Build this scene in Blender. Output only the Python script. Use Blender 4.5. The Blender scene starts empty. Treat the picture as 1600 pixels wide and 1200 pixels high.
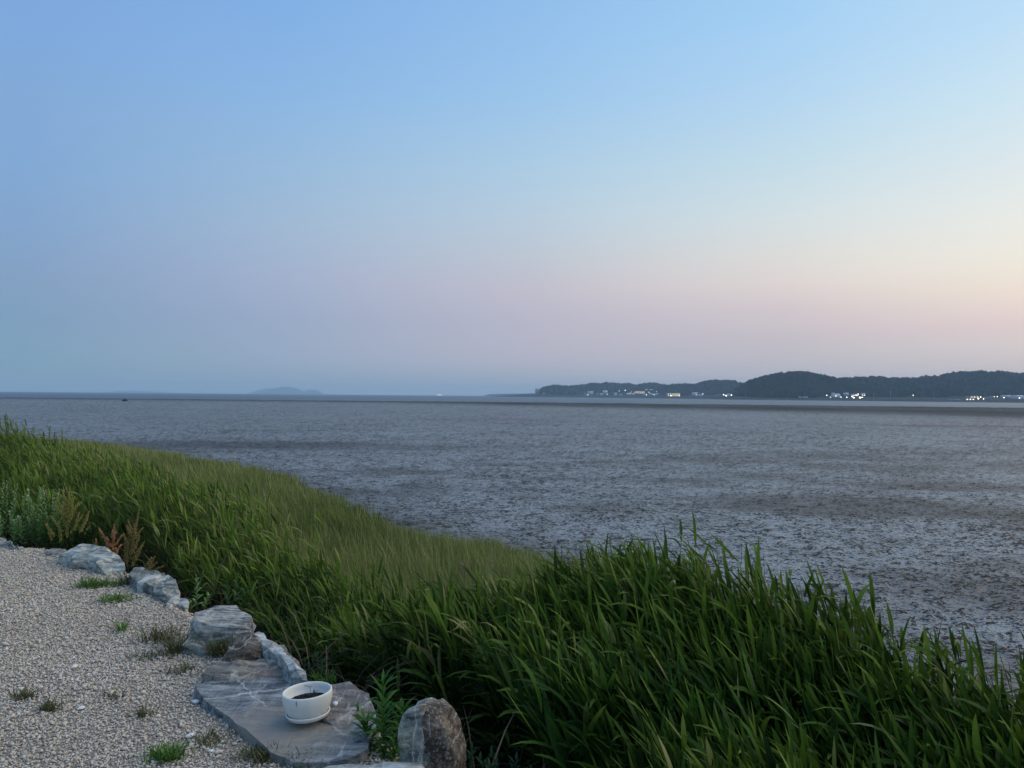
import bpy, bmesh, math, random
import numpy as np
from mathutils import Vector, Matrix
random.seed(7)
rng = np.random.default_rng(11)
scene = bpy.context.scene
COL = scene.collection
R = math.radians

# ------------------------------------------------------------------ camera
CAMZ = 1.6
F = 1155.0                       # focal length in pixels of a 1600 px wide frame
cam_data = bpy.data.cameras.new('camera')
cam = bpy.data.objects.new('camera', cam_data)
COL.objects.link(cam)
cam_data.sensor_width = 36.0
cam_data.lens = 36.0 * F / 1600.0
cam_data.clip_start = 0.05
cam_data.clip_end = 40000
_fz = 0.01584
_fwd = Vector((0, math.sqrt(1 - _fz * _fz), _fz))
_right = Vector((1, 0, 0.0088)).normalized()
_up = _right.cross(_fwd).normalized()
_right = _fwd.cross(_up).normalized()
cam.matrix_world = Matrix(((_right.x, _up.x, -_fwd.x, 0), (_right.y, _up.y, -_fwd.y, 0),
                           (_right.z, _up.z, -_fwd.z, CAMZ), (0, 0, 0, 1)))
scene.camera = cam
cam_data.dof.use_dof = False

# ------------------------------------------------------------------ world: dusk sky, sun just down to the right
SUN_AZ = R(62)                   # clockwise from +Y (the view direction)
SKY_GAIN = 1.0
scene.view_settings.view_transform = 'Standard'
scene.view_settings.look = 'None'
scene.view_settings.exposure = 0.0
scene.view_settings.gamma = 1.0
scene.view_settings.use_curve_mapping = False
scene.render.engine = 'CYCLES'
scene.cycles.use_denoising = True
scene.cycles.max_bounces = 6
scene.cycles.diffuse_bounces = 3
scene.cycles.glossy_bounces = 3
scene.cycles.transmission_bounces = 3
scene.cycles.volume_bounces = 2
scene.cycles.transparent_max_bounces = 6
scene.cycles.sample_clamp_indirect = 4


def srgb(r, g, b, a=1.0):
    f = lambda c: (c / 255 / 12.92) if c / 255 <= 0.04045 else ((c / 255 + 0.055) / 1.055) ** 2.4
    return (f(r), f(g), f(b), a)


class NT:
    def __init__(self, tree):
        self.t = tree; self.n = tree.nodes; self.l = tree.links

    def node(self, typ, **kw):
        nd = self.n.new(typ)
        for k, v in kw.items():
            setattr(nd, k, v)
        return nd

    def link(self, a, b):
        self.l.new(a, b)

    def val(self, sock, v):
        if hasattr(v, 'is_output') or isinstance(v, bpy.types.NodeSocket):
            self.l.new(v, sock)
        else:
            sock.default_value = v

    def math(self, op, a, b=None, c=None, clamp=False):
        nd = self.node('ShaderNodeMath', operation=op); nd.use_clamp = clamp
        self.val(nd.inputs[0], a)
        if b is not None: self.val(nd.inputs[1], b)
        if c is not None: self.val(nd.inputs[2], c)
        return nd.outputs[0]

    def ramp(self, fac, stops, interp='LINEAR'):
        nd = self.node('ShaderNodeValToRGB')
        cr = nd.color_ramp; cr.interpolation = interp
        while len(cr.elements) < len(stops): cr.elements.new(0.5)
        for e, (p, c) in zip(cr.elements, stops):
            e.position = p
            e.color = c if hasattr(c, '__len__') else (c, c, c, 1)
        self.val(nd.inputs[0], fac)
        return nd.outputs[0]

    def mix(self, fac, a, b, blend='MIX'):
        nd = self.node('ShaderNodeMix', data_type='RGBA', blend_type=blend)
        nd.clamp_factor = True
        self.val(nd.inputs[0], fac); self.val(nd.inputs[6], a); self.val(nd.inputs[7], b)
        return nd.outputs[2]

    def noise(self, vec, scale, detail=3, rough=0.55, dist=0.0, out=0):
        nd = self.node('ShaderNodeTexNoise')
        if vec is not None: self.link(vec, nd.inputs['Vector'])
        nd.inputs['Scale'].default_value = scale
        nd.inputs['Detail'].default_value = detail
        nd.inputs['Roughness'].default_value = rough
        nd.inputs['Distortion'].default_value = dist
        return nd.outputs[out]

    def mapping(self, vec, loc=(0, 0, 0), rot=(0, 0, 0), scale=(1, 1, 1)):
        nd = self.node('ShaderNodeMapping')
        self.link(vec, nd.inputs[0])
        nd.inputs[1].default_value = loc; nd.inputs[2].default_value = rot; nd.inputs[3].default_value = scale
        return nd.outputs[0]


world = bpy.data.worlds.new('World')
scene.world = world
world.use_nodes = True
w = NT(world.node_tree)
for nd in list(w.n): w.n.remove(nd)
wout = w.node('ShaderNodeOutputWorld')
geo = w.node('ShaderNodeNewGeometry')
inv = w.node('ShaderNodeVectorMath', operation='SCALE'); w.link(geo.outputs['Incoming'], inv.inputs[0]); inv.inputs['Scale'].default_value = -1
sep = w.node('ShaderNodeSeparateXYZ'); w.link(inv.outputs[0], sep.inputs[0])
sx, sy, sz = sep.outputs
elev = w.math('ARCSINE', sz)                                   # radians
e01 = w.math('DIVIDE', w.math('MAXIMUM', elev, 0.0), R(90))
# finer near the horizon: sqrt scale
ef = w.math('SQRT', e01)
P = lambda deg: math.sqrt(max(deg, 0) / 90.0)
hl = w.math('SQRT', w.math('MAXIMUM', w.math('SUBTRACT', 1.0, w.math('MULTIPLY', sz, sz)), 1e-4))
cs = w.math('DIVIDE', w.math('ADD', w.math('MULTIPLY', sx, math.sin(SUN_AZ)), w.math('MULTIPLY', sy, math.cos(SUN_AZ))), hl)
# SKYTABLE  azimuth column (pixels right of centre) -> (elevation in degrees, linear colour)
SKY = {
    -770: [(0.48, (0.2048, 0.349, 0.4593)), (2.13, (0.1935, 0.3514, 0.4791)), (4.59, (0.1895, 0.3285, 0.5027)), (7.45, (0.2123, 0.3305, 0.5261)), (10.67, (0.2158, 0.3542, 0.5856)), (14.6, (0.2089, 0.377, 0.6395)), (18.39, (0.2159, 0.3845, 0.66)), (23.08, (0.202, 0.3804, 0.7058))],
    -370: [(0.95, (0.2823, 0.379, 0.4903)), (2.6, (0.3059, 0.4022, 0.5474)), (5.42, (0.3063, 0.3842, 0.5569)), (8.67, (0.3489, 0.4223, 0.596)), (12.33, (0.3417, 0.4661, 0.6338)), (16.75, (0.2989, 0.4736, 0.6923)), (20.98, (0.2539, 0.4552, 0.7453)), (26.13, (0.2192, 0.4221, 0.7638))],
    30: [(1.42, (0.3963, 0.4433, 0.5257)), (2.9, (0.4666, 0.4581, 0.5599)), (5.86, (0.4806, 0.4596, 0.5639)), (8.3, (0.5347, 0.4992, 0.5822)), (10.71, (0.5146, 0.5524, 0.6274)), (14.02, (0.4671, 0.5934, 0.7099)), (17.69, (0.4022, 0.5857, 0.7548)), (22.07, (0.3246, 0.546, 0.804)), (27.39, (0.2805, 0.5032, 0.8151))],
    430: [(2.42, (0.5229, 0.511, 0.5668)), (4.27, (0.5542, 0.501, 0.5543)), (6.58, (0.6506, 0.5562, 0.5842)), (8.4, (0.736, 0.6537, 0.6221)), (10.21, (0.7299, 0.6966, 0.6617)), (13.33, (0.6412, 0.7283, 0.7493)), (16.8, (0.5391, 0.701, 0.7862)), (20.96, (0.4418, 0.6499, 0.8467)), (26.04, (0.3609, 0.6105, 0.8761))],
    770: [(2.07, (0.5976, 0.5657, 0.5911)), (3.51, (0.6436, 0.5982, 0.6102)), (4.74, (0.7113, 0.5798, 0.6014)), (5.97, (0.7822, 0.6544, 0.6216)), (7.19, (0.8344, 0.7282, 0.6313)), (9.21, (0.8444, 0.7973, 0.7038)), (12, (0.7869, 0.8062, 0.7652)), (15.12, (0.6909, 0.7802, 0.8063)), (18.89, (0.5832, 0.7562, 0.8537)), (23.55, (0.4752, 0.6962, 0.8927))],
}
# ENDSKY


def mr(x, a, b):
    nd = w.node('ShaderNodeMapRange')
    w.link(x, nd.inputs[0]); nd.inputs[1].default_value = a; nd.inputs[2].default_value = b
    return nd.outputs[0]


UPPER = {-770: ((.155, .33, .66), (.12, .26, .57)), -370: ((.16, .34, .68), (.12, .26, .57)), 30: ((.18, .38, .72), (.12, .265, .575)),
         430: ((.22, .43, .75), (.125, .27, .58)), 770: ((.28, .50, .79), (.125, .27, .58))}
cols = []
for xo, rows_ in SKY.items():
    cval = math.cos(SUN_AZ - math.atan(xo / F))
    st = [(P(0), tuple(rows_[0][1]) + (1,))] + [(P(el_), tuple(c_) + (1,)) for el_, c_ in rows_] + [(P(50), UPPER[xo][0] + (1,)), (P(90), UPPER[xo][1] + (1,))]
    cols.append((cval, w.ramp(ef, st)))
glow = w.ramp(ef, [(P(0), srgb(224, 190, 180)), (P(3), srgb(244, 206, 186)), (P(7), srgb(250, 228, 204)), (P(14), srgb(246, 240, 226)),
                   (P(28), srgb(205, 228, 243)), (P(50), (.31, .52, .79, 1)), (P(90), (.125, .27, .58, 1))])
cols.append((1.0, glow))
c3 = cols[0][1]
for (ca, _), (cb, cc) in zip(cols[:-1], cols[1:]):
    c3 = w.mix(mr(cs, ca, cb), c3, cc)
# below the horizon: dim ground colour
below = w.mix(mr(elev, -0.02, 0.0), (0.10, 0.13, 0.16, 1), c3)
bgA = w.node('ShaderNodeBackground'); w.link(below, bgA.inputs[0]); bgA.inputs[1].default_value = 1.0 * SKY_GAIN
sky = w.node('ShaderNodeTexSky', sky_type='NISHITA')
sky.sun_disc = False
sky.sun_elevation = R(1.0)
sky.sun_rotation = SUN_AZ
sky.altitude = 0; sky.air_density = 1.0; sky.dust_density = 1.5; sky.ozone_density = 2.0
bgB = w.node('ShaderNodeBackground'); w.link(sky.outputs[0], bgB.inputs[0]); bgB.inputs[1].default_value = 0.05
add = w.node('ShaderNodeAddShader')
w.link(bgA.outputs[0], add.inputs[0]); w.link(bgB.outputs[0], add.inputs[1]); w.link(add.outputs[0], wout.inputs[0])

# sunset side glow: one very soft sun lamp, set high as added ground fill
sd = bpy.data.lights.new('sun', 'SUN'); sd.energy = 1.5; sd.angle = R(80); sd.color = (1.0, 0.80, 0.58)
sun = bpy.data.objects.new('sun', sd); COL.objects.link(sun)
_el = R(42)
_az = R(78)
_sd = Vector((math.sin(_az) * math.cos(_el), math.cos(_az) * math.cos(_el), math.sin(_el)))
sun.rotation_euler = _sd.to_track_quat('Z', 'Y').to_euler()


# ------------------------------------------------------------------ helpers
def hor(x):
    return 600 + F * _fz + 0.0088 * (x - 800)


def ray(px, py):
    u = (px - 800) / F; v = (600 - py) / F
    d = _right * u + _up * v + _fwd
    return d / d.y                      # scaled so that y = 1


def on_plane(px, py, z=0.0):
    d = ray(px, py)
    k = (z - CAMZ) / d.z
    return Vector((d.x * k, d.y * k, z))


def at_depth(px, py, dist):
    d = ray(px, py)
    return Vector((d.x * dist, dist, CAMZ + d.z * dist))


def project(p):                         # numpy (N,3) -> px, py
    q = p - np.array([0, 0, CAMZ])
    a = q @ np.array(_right); b = q @ np.array(_up); c = q @ np.array(_fwd)
    c = np.where(np.abs(c) < 1e-3, 1e-3, c)
    return 800 + F * a / c, 600 - F * b / c, c


def hash3(ix, iy, iz, seed):
    h = (ix.astype(np.int64) * 374761393 + iy.astype(np.int64) * 668265263 + iz.astype(np.int64) * 2147483647 + seed * 1274126177) & 0xFFFFFFFF
    h = ((h ^ (h >> 13)) * 1274126177) & 0xFFFFFFFF
    h = (h ^ (h >> 16)) & 0xFFFFFFFF
    return h.astype(np.float64) / 4294967295.0


def noise3(p, seed=0):
    i = np.floor(p).astype(np.int64); f = p - i; f = f * f * (3 - 2 * f)
    r = 0
    for dx in (0, 1):
        wx = f[:, 0] if dx else 1 - f[:, 0]
        for dy in (0, 1):
            wy = f[:, 1] if dy else 1 - f[:, 1]
            for dz in (0, 1):
                wz = f[:, 2] if dz else 1 - f[:, 2]
                r = r + wx * wy * wz * hash3(i[:, 0] + dx, i[:, 1] + dy, i[:, 2] + dz, seed)
    return r * 2 - 1


def fbm(p, octaves=4, seed=0, gain=0.5):
    r = 0; a = 1.0; s = 0
    for k in range(octaves):
        r = r + a * noise3(p * (2.03 ** k) + 17.3 * k, seed + k); s += a; a *= gain
    return r / s


def noise2(x, y, sc, octaves=3, seed=0):
    sh = x.shape
    p = np.stack([x.ravel() * sc, y.ravel() * sc, np.zeros(x.size) + 0.5], 1)
    return fbm(p, octaves, seed).reshape(sh)


def mesh_np(name, verts, faces=None, quads=None, tris=None, attrs=None, smooth=True):
    """verts (N,3); quads (M,4) and/or tris (K,3)."""
    me = bpy.data.meshes.new(name)
    parts = []; tot = []
    if quads is not None and len(quads): parts.append(np.asarray(quads).ravel()); tot.append(np.full(len(quads), 4))
    if tris is not None and len(tris): parts.append(np.asarray(tris).ravel()); tot.append(np.full(len(tris), 3))
    loops = np.concatenate(parts).astype(np.int32); tot = np.concatenate(tot).astype(np.int32)
    starts = np.concatenate([[0], np.cumsum(tot)[:-1]]).astype(np.int32)
    me.vertices.add(len(verts)); me.vertices.foreach_set('co', np.asarray(verts, np.float32).ravel())
    me.loops.add(len(loops)); me.loops.foreach_set('vertex_index', loops)
    me.polygons.add(len(tot)); me.polygons.foreach_set('loop_start', starts); me.polygons.foreach_set('loop_total', tot)
    if smooth: me.polygons.foreach_set('use_smooth', np.ones(len(tot), bool))
    me.update(calc_edges=True)
    if attrs:
        for k, v in attrs.items():
            a = me.attributes.new(k, 'FLOAT', 'POINT'); a.data.foreach_set('value', np.asarray(v, np.float32).ravel())
    me.validate()
    return me


def link(name, me, mat=None, parent=None):
    o = bpy.data.objects.new(name, me)
    COL.objects.link(o)
    if mat is not None and me is not None and len(me.materials) == 0: me.materials.append(mat)
    if parent is not None: o.parent = parent
    return o


def tag(o, label=None, cat=None, group=None, kind=None):
    if label: o['label'] = label
    if cat: o['category'] = cat
    if group: o['group'] = group
    if kind: o['kind'] = kind
    return o


def empty(name, loc=(0, 0, 0)):
    o = bpy.data.objects.new(name, None); o.empty_display_size = 0.1
    COL.objects.link(o); o.location = loc
    return o


def material(name):
    m = bpy.data.materials.new(name); m.use_nodes = True
    t = NT(m.node_tree)
    bsdf = t.n['Principled BSDF']
    return m, t, bsdf


def simple_mat(name, col, rough=0.8, var=0.25, scale=8, spec=0.3, bump=0.0):
    m, t, b = material(name)
    tc = t.node('ShaderNodeTexCoord')
    n = t.noise(tc.outputs['Object'], scale, 4)
    c0 = tuple(c * (1 - var) for c in col[:3]) + (1,); c1_ = tuple(min(c * (1 + var), 1) for c in col[:3]) + (1,)
    t.link(t.ramp(n, [(0.3, c0), (0.7, c1_)]), b.inputs['Base Color'])
    b.inputs['Roughness'].default_value = rough
    b.inputs['Specular IOR Level'].default_value = spec
    if bump:
        bp = t.node('ShaderNodeBump'); bp.inputs['Distance'].default_value = bump; t.link(n, bp.inputs['Height']); t.link(bp.outputs[0], b.inputs['Normal'])
    return m


def leaf_mat(name, stops, rough=0.68, trans=0.28, use_object_random=False, spec=0.15):
    """stops: list of (pos, rgb) mixed by the per-plant 'tint' attribute (or the object's own random number)."""
    m, t, b = material(name)
    if use_object_random:
        fac = t.node('ShaderNodeObjectInfo').outputs['Random']
    else:
        at = t.node('ShaderNodeAttribute', attribute_name='tint'); fac = at.outputs['Fac']
    tc = t.node('ShaderNodeTexCoord')
    nz = t.noise(tc.outputs['Object'], 30 if use_object_random else 6, 2)
    f2 = t.math('ADD', fac, t.math('MULTIPLY', t.math('SUBTRACT', nz, 0.5), 0.35), clamp=True)
    col = t.ramp(f2, [(p, tuple(c) + (1,)) for p, c in stops])
    t.link(col, b.inputs['Base Color'])
    b.inputs['Roughness'].default_value = rough
    b.inputs['Specular IOR Level'].default_value = spec
    tr = t.node('ShaderNodeBsdfTranslucent'); t.link(col, tr.inputs[0])
    mx = t.node('ShaderNodeMixShader'); mx.inputs[0].default_value = trans
    out = t.n['Material Output']
    t.link(b.outputs[0], mx.inputs[1]); t.link(tr.outputs[0], mx.inputs[2]); t.link(mx.outputs[0], out.inputs[0])
    return m


# ------------------------------------------------------------------ shoreline curves (ground plan, metres)
EDGE = np.array([(6.0, -2.9), (4.0, -1.2), (2.0, .75), (.6, 2.1), (-.30, 3.05), (-.66, 3.70), (-1.12, 4.15), (-1.65, 4.82), (-2.36, 5.52), (-3.45, 6.75),
                 (-4.35, 7.50), (-5.35, 7.85), (-8, 9.6), (-12, 12.5), (-17, 16), (-26, 22), (-60, 46)])
OUTER = np.array([(8.0, -1.4), (5.8, .3), (3.6, 2.0), (2.45, 3.0), (2.05, 3.8), (1.5, 4.6), (1.12, 5.3), (.4, 5.9), (-.45, 6.6), (-1.75, 7.7),
                  (-2.8, 9.2), (-4.8, 11.2), (-6.9, 14), (-10.6, 17.5), (-14.2, 20.5), (-26, 30), (-62, 58)])
ZTOP = np.array([.3, .3, .22, .22, .40, .52, .50, .02, -.26, -.14, .30, .24, .28, .48, .88, .9, .9])


def seg_dist(x, y, poly):
    """signed distance to a polyline, positive on the sea side (right of EDGE order is land)."""
    best = np.full(x.shape, 1e9); sign = np.ones(x.shape)
    for (ax, ay), (bx, by) in zip(poly[:-1], poly[1:]):
        dx, dy = bx - ax, by - ay; L = dx * dx + dy * dy
        t = np.clip(((x - ax) * dx + (y - ay) * dy) / L, 0, 1)
        d = np.hypot(x - ax - t * dx, y - ay - t * dy)
        cr = dx * (y - ay) - dy * (x - ax)
        m = d < best
        best = np.where(m, d, best); sign = np.where(m, np.where(cr > 0, -1.0, 1.0), sign)
    return best * sign


MUD_Z = -1.85
_bs = np.array([-50, -.12, 0.05, .35, 1.2, 2.6, 4.2, 7, 200]); _bz = np.array([0, 0, -.10, -.55, -1.15, -1.62, -1.84, -1.98, -2.3])


def bank_z(x, y):
    s = seg_dist(x, y, EDGE)
    z = np.interp(s, _bs, _bz)
    z = z + noise2(x, y, 0.9, 3, 3) * np.where(s < 0, 0.02, 0.06)
    return z


# marsh outer edge
MARSH = np.array([(1.6, 3.5), (1.5, 7), (2.6, 9), (2.4, 11.3), (1.85, 13.4), (.3, 15.8), (-2.4, 18), (-5.6, 24), (-11.2, 32), (-19.5, 41), (-28, 48), (-60, 66)])

# ------------------------------------------------------------------ ground meshes
soil = simple_mat('dark_bank_soil', (0.045, 0.036, 0.026), 0.95, 0.5, 5, 0.1, 0.02)
gx = np.linspace(-34, 9, 330); gy = np.linspace(-4, 34, 300)
X, Y = np.meshgrid(gx, gy)
Z = bank_z(X, Y)
nx, ny = len(gx), len(gy)
idx = np.arange(nx * ny).reshape(ny, nx)
quads = np.stack([idx[:-1, :-1], idx[:-1, 1:], idx[1:, 1:], idx[1:, :-1]], -1).reshape(-1, 4)
S = seg_dist(X, Y, EDGE)

m, t, b = material('embankment_surface')
at = t.node('ShaderNodeAttribute', attribute_name='shore')
tc = t.node('ShaderNodeTexCoord')
n1 = t.noise(tc.outputs['Object'], 60, 3); n2 = t.noise(tc.outputs['Object'], 2.2, 4)
grit = t.mix(n2, (0.33, 0.285, 0.22, 1), (0.50, 0.43, 0.34, 1)); grit = t.mix(t.math('MULTIPLY', n1, 0.7), grit, (0.10, 0.085, 0.07, 1))
earth = t.mix(n2, (0.030, 0.026, 0.017, 1), (0.06, 0.05, 0.032, 1))
sh = t.math('ADD', at.outputs['Fac'], t.math('MULTIPLY', t.math('SUBTRACT', n2, 0.5), 0.25))
t.link(t.mix(t.ramp(sh, [(0.0, 0.0), (0.12, 1.0)]), grit, earth), b.inputs['Base Color'])
b.inputs['Roughness'].default_value = 0.95; b.inputs['Specular IOR Level'].default_value = 0.15
bp = t.node('ShaderNodeBump'); bp.inputs['Distance'].default_value = 0.015; t.link(n1, bp.inputs['Height']); t.link(bp.outputs[0], b.inputs['Normal'])
embank = link('embankment', mesh_np('embankment', np.stack([X, Y, Z], -1).reshape(-1, 3), quads=quads, attrs={'shore': S.ravel()}), m)
tag(embank, kind='structure', label='gravel covered embankment top falling away to the reeds')

# mudflat: fan shaped grid so the relief stays fine where it is near
NA, NR = 640, 400
ang = np.linspace(-0.80, 0.84, NA)
down = np.concatenate([np.linspace(950, 400, 30), np.linspace(398, 60, 200), np.linspace(59, 7.6, NR - 230)])
depth = (CAMZ - MUD_Z) * F / down
A, D = np.meshgrid(ang, depth)
A = A + rng.uniform(-.0006, .0006, A.shape)
MX, MY = A * D, D * (1 + rng.uniform(-.0012, .0012, D.shape))


def smooth01(x, a, b_):
    tt = np.clip((x - a) / (b_ - a), 0, 1); return tt * tt * (3 - 2 * tt)


big = noise2(MX, MY, 0.12, 3, 21)
# patches 10-25 cm across: little crusts of mud standing over the wet film
p1 = noise2(MX * 0.8, MY * 1.0, 7.5, 3, 5); p2 = noise2(MX, MY, 17.0, 2, 9); p3 = noise2(MX, MY, 1.6, 3, 14)
amp = np.interp(D, [8, 40, 120, 300], [0.040, 0.045, 0.06, 0.08])
relief = (smooth01(p1 + 0.35 * p2 + 0.2 * p3, -0.25, 0.45)) * amp + p2 * 0.010 + big * 0.03
MZ = MUD_Z + relief
u_ = A
far_edge = np.interp(u_, [-.8, -.69, -.17, .087, .35, .69, .8], [420, 413, 405, 395, 370, 344, 335]) * (1 + 0.012 * noise2(u_ * 40, u_ * 0, 1.0, 3, 2))
near_edge = np.interp(u_, [-.8, -.69, -.17, .087, .35, .69, .8], [350, 340, 310, 236, 185, 140, 132])
algae = smooth01(D, near_edge * 0.8, near_edge * 1.25) * (1 - smooth01(D, far_edge * 0.99, far_edge * 1.01))
algae = algae * (0.75 + 0.25 * noise2(MX, MY, 0.05, 3, 77))
MZ = np.where(D > far_edge, MZ - 0.25, MZ)
md = seg_dist(MX, MY, MARSH)                                    # >0 sea side
near_marsh = 1 - smooth01(md + 1.2 * noise2(MX, MY, 0.35, 3, 31), 0.0, 3.5)
marsh_brown = 1.3 * np.exp(-(((MX + 17) / 10) ** 2 + ((MY - 49.5) / 4.5) ** 2)) + 0.5 * smooth01(-MX / MY, 0.5, 0.65) * 0
red = 0.9 * np.exp(-(((MY - 96) / 4.0) ** 2)) * smooth01(MX / MY, 0.46, 0.56) + 0.55 * np.exp(-(((MY - 106) / 6.0) ** 2 + ((MX - 0) / 5.0) ** 2))
dirt = np.clip(near_marsh * 0.7 + marsh_brown + 1.0 * smooth01(noise2(MX * .6, MY, 0.30, 4, 41) + .25 * smooth01(MX / MY, .1, .6), -0.02, 0.42) * (1 - smooth01(D, 16, 75)), 0, 1)
idx = np.arange(NA * len(depth)).reshape(len(depth), NA)
quads = np.stack([idx[:-1, :-1], idx[:-1, 1:], idx[1:, 1:], idx[1:, :-1]], -1).reshape(-1, 4)
m, t, b = material('tidal_mud')
tc = t.node('ShaderNodeTexCoord')
g = lambda nme: t.node('ShaderNodeAttribute', attribute_name=nme).outputs['Fac']
crust = g('crust')
v1 = t.noise(t.mapping(tc.outputs['Object'], scale=(.62, 1.15, 1)), 17, 4, 0.62); v2 = t.noise(tc.outputs['Object'], 0.5, 4, 0.6); v3 = t.noise(tc.outputs['Object'], 28, 3, 0.6)
wetc = t.mix(t.ramp(v3, [(.3, 0.0), (.7, 1.0)]), (0.125, 0.140, 0.140, 1), (0.42, 0.46, 0.455, 1))  # sky sheen of the wet film put into a pale base colour
dryc = t.mix(v3, (0.010, 0.008, 0.006, 1), (0.062, 0.052, 0.040, 1))
fac = t.math('ADD', t.math('MULTIPLY', crust, .30), t.math('ADD', .29, t.math('MULTIPLY', t.math('SUBTRACT', v1, 0.5), 3.8)))
fac = t.math('ADD', fac, t.math('MULTIPLY', t.math('SUBTRACT', v2, .5), .5))
v4 = t.noise(t.mapping(tc.outputs['Object'], scale=(.7, 1.1, 1)), 4.2, 3, .6)
fac = t.math('ADD', fac, t.math('MULTIPLY', t.math('SUBTRACT', v4, .5), 1.9))
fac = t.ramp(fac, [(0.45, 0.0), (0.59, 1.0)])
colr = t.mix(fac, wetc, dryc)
colr = t.mix(t.ramp(v2, [(0.45, 0.0), (0.75, 0.3)]), colr, (0.075, 0.070, 0.060, 1))
colr = t.mix(t.math('MULTIPLY', g('dirt'), 0.72), colr, (0.034, 0.029, 0.022, 1))
colr = t.mix(g('algae'), colr, (0.014, 0.018, 0.018, 1))
colr = t.mix(t.math('MULTIPLY', g('red'), 0.75), colr, (0.11, 0.045, 0.05, 1))
t.link(colr, b.inputs['Base Color'])
rgh = t.mix(fac, (0.50, 0.50, 0.50, 1), (0.85, 0.85, 0.85, 1))
rgh = t.mix(g('algae'), rgh, (0.8, 0.8, 0.8, 1))
t.link(rgh, b.inputs['Roughness'])
t.link(t.math('MULTIPLY', t.math('SUBTRACT', 1.0, t.math('MULTIPLY', g('algae'), 0.8)), 0.15), b.inputs['Specular IOR Level'])
bp = t.node('ShaderNodeBump'); bp.inputs['Distance'].default_value = 0.03; bp.inputs['Strength'].default_value = 0.8
t.link(t.math('ADD', v1, t.math('MULTIPLY', v3, 0.5)), bp.inputs['Height']); t.link(bp.outputs[0], b.inputs['Normal'])
mud = link('mudflat', mesh_np('mudflat', np.stack([MX, MY, MZ], -1).reshape(-1, 3), quads=quads,
           attrs={'crust': (relief / amp).ravel(), 'algae': algae.ravel(), 'dirt': dirt.ravel(), 'red': np.clip(red, 0, 1).ravel()}), m)
tag(mud, kind='structure', label='wide grey tidal mudflat speckled with wet patches')

# coarse sheet of seabed / sea to the horizon
m, t, b = material('sea_water')
tc = t.node('ShaderNodeTexCoord')
mp = t.mapping(tc.outputs['Object'], scale=(0.02, 0.05, 1))
n = t.noise(mp, 1.0, 5, 0.6)
t.link(t.mix(n, (0.055, 0.085, 0.115, 1), (0.085, 0.12, 0.15, 1)), b.inputs['Base Color'])
b.inputs['Roughness'].default_value = 0.5
b.inputs['Specular IOR Level'].default_value = 0.35
bp = t.node('ShaderNodeBump'); bp.inputs['Distance'].default_value = 0.3; bp.inputs['Strength'].default_value = 0.5
t.link(t.noise(tc.outputs['Object'], 0.6, 3), bp.inputs['Height']); t.link(bp.outputs[0], b.inputs['Normal'])
rr = np.array([300, 500, 900, 1600, 3000, 6000, 9400.0]); th = np.linspace(0, 2 * math.pi, 97)[:-1]
V = [(0, 0, -2.35)]; 
for r_ in rr:
    for a_ in th: V.append((r_ * math.sin(a_), r_ * math.cos(a_), -2.02 if r_ > 310 else -2.35))
T = []; Q = []
n_ = len(th)
for k in range(n_): T.append((0, 1 + k, 1 + (k + 1) % n_))
for j in range(len(rr) - 1):
    for k in range(n_):
        a0 = 1 + j * n_ + k; a1 = 1 + j * n_ + (k + 1) % n_
        Q.append((a0, a0 + n_, a1 + n_, a1))
sea = link('sea', mesh_np('sea', np.array(V), quads=np.array(Q), tris=np.array(T)[:, ::-1]), m)
tag(sea, kind='structure', label='calm slate blue strip of sea reaching the horizon')

# ------------------------------------------------------------------ far shore: low land, wooded hills, islands
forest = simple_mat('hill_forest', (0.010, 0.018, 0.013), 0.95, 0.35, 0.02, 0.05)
lowland = simple_mat('shore_land', (0.030, 0.042, 0.040), 0.95, 0.4, 0.02, 0.05)
SHORE_U = [-.02, .03, .08, .2, .25, .30, .42, .55, .72, .9]; SHORE_D = [2300, 2250, 2100, 1850, 1700, 1330, 1270, 1130, 1020, 960]


def shore_depth(u): return np.interp(u, SHORE_U, SHORE_D)


us = np.linspace(-0.03, 0.92, 220)
rows = []
for k, (dd, zz) in enumerate([(-30, -2.3), (0, -1.6), (18, -.4), (60, 1.2), (200, 5.0), (900, 10.0)]):
    d_ = shore_depth(us) + dd + 14 * noise2(us * 90, us * 0 + k * .1, 1.0, 3, 8)
    taper = np.clip((us + .03) / .05, 0, 1) if k > 0 else np.ones(len(us))
    rows.append(np.stack([us * d_, d_, 0 * us - 2.3 + (zz + 2.3) * taper + (0.25 * noise2(us * 200, us * 0, 1.0, 2, 12) if k > 1 else 0)], -1))
V = np.concatenate(rows); idx = np.arange(len(V)).reshape(len(rows), len(us))
quads = np.stack([idx[:-1, :-1], idx[:-1, 1:], idx[1:, 1:], idx[1:, :-1]], -1).reshape(-1, 4)
land = link('far_shore', mesh_np('far_shore', V, quads=quads), lowland)
tag(land, kind='structure', label='low dark far shore strip below the wooded hills')

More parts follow.
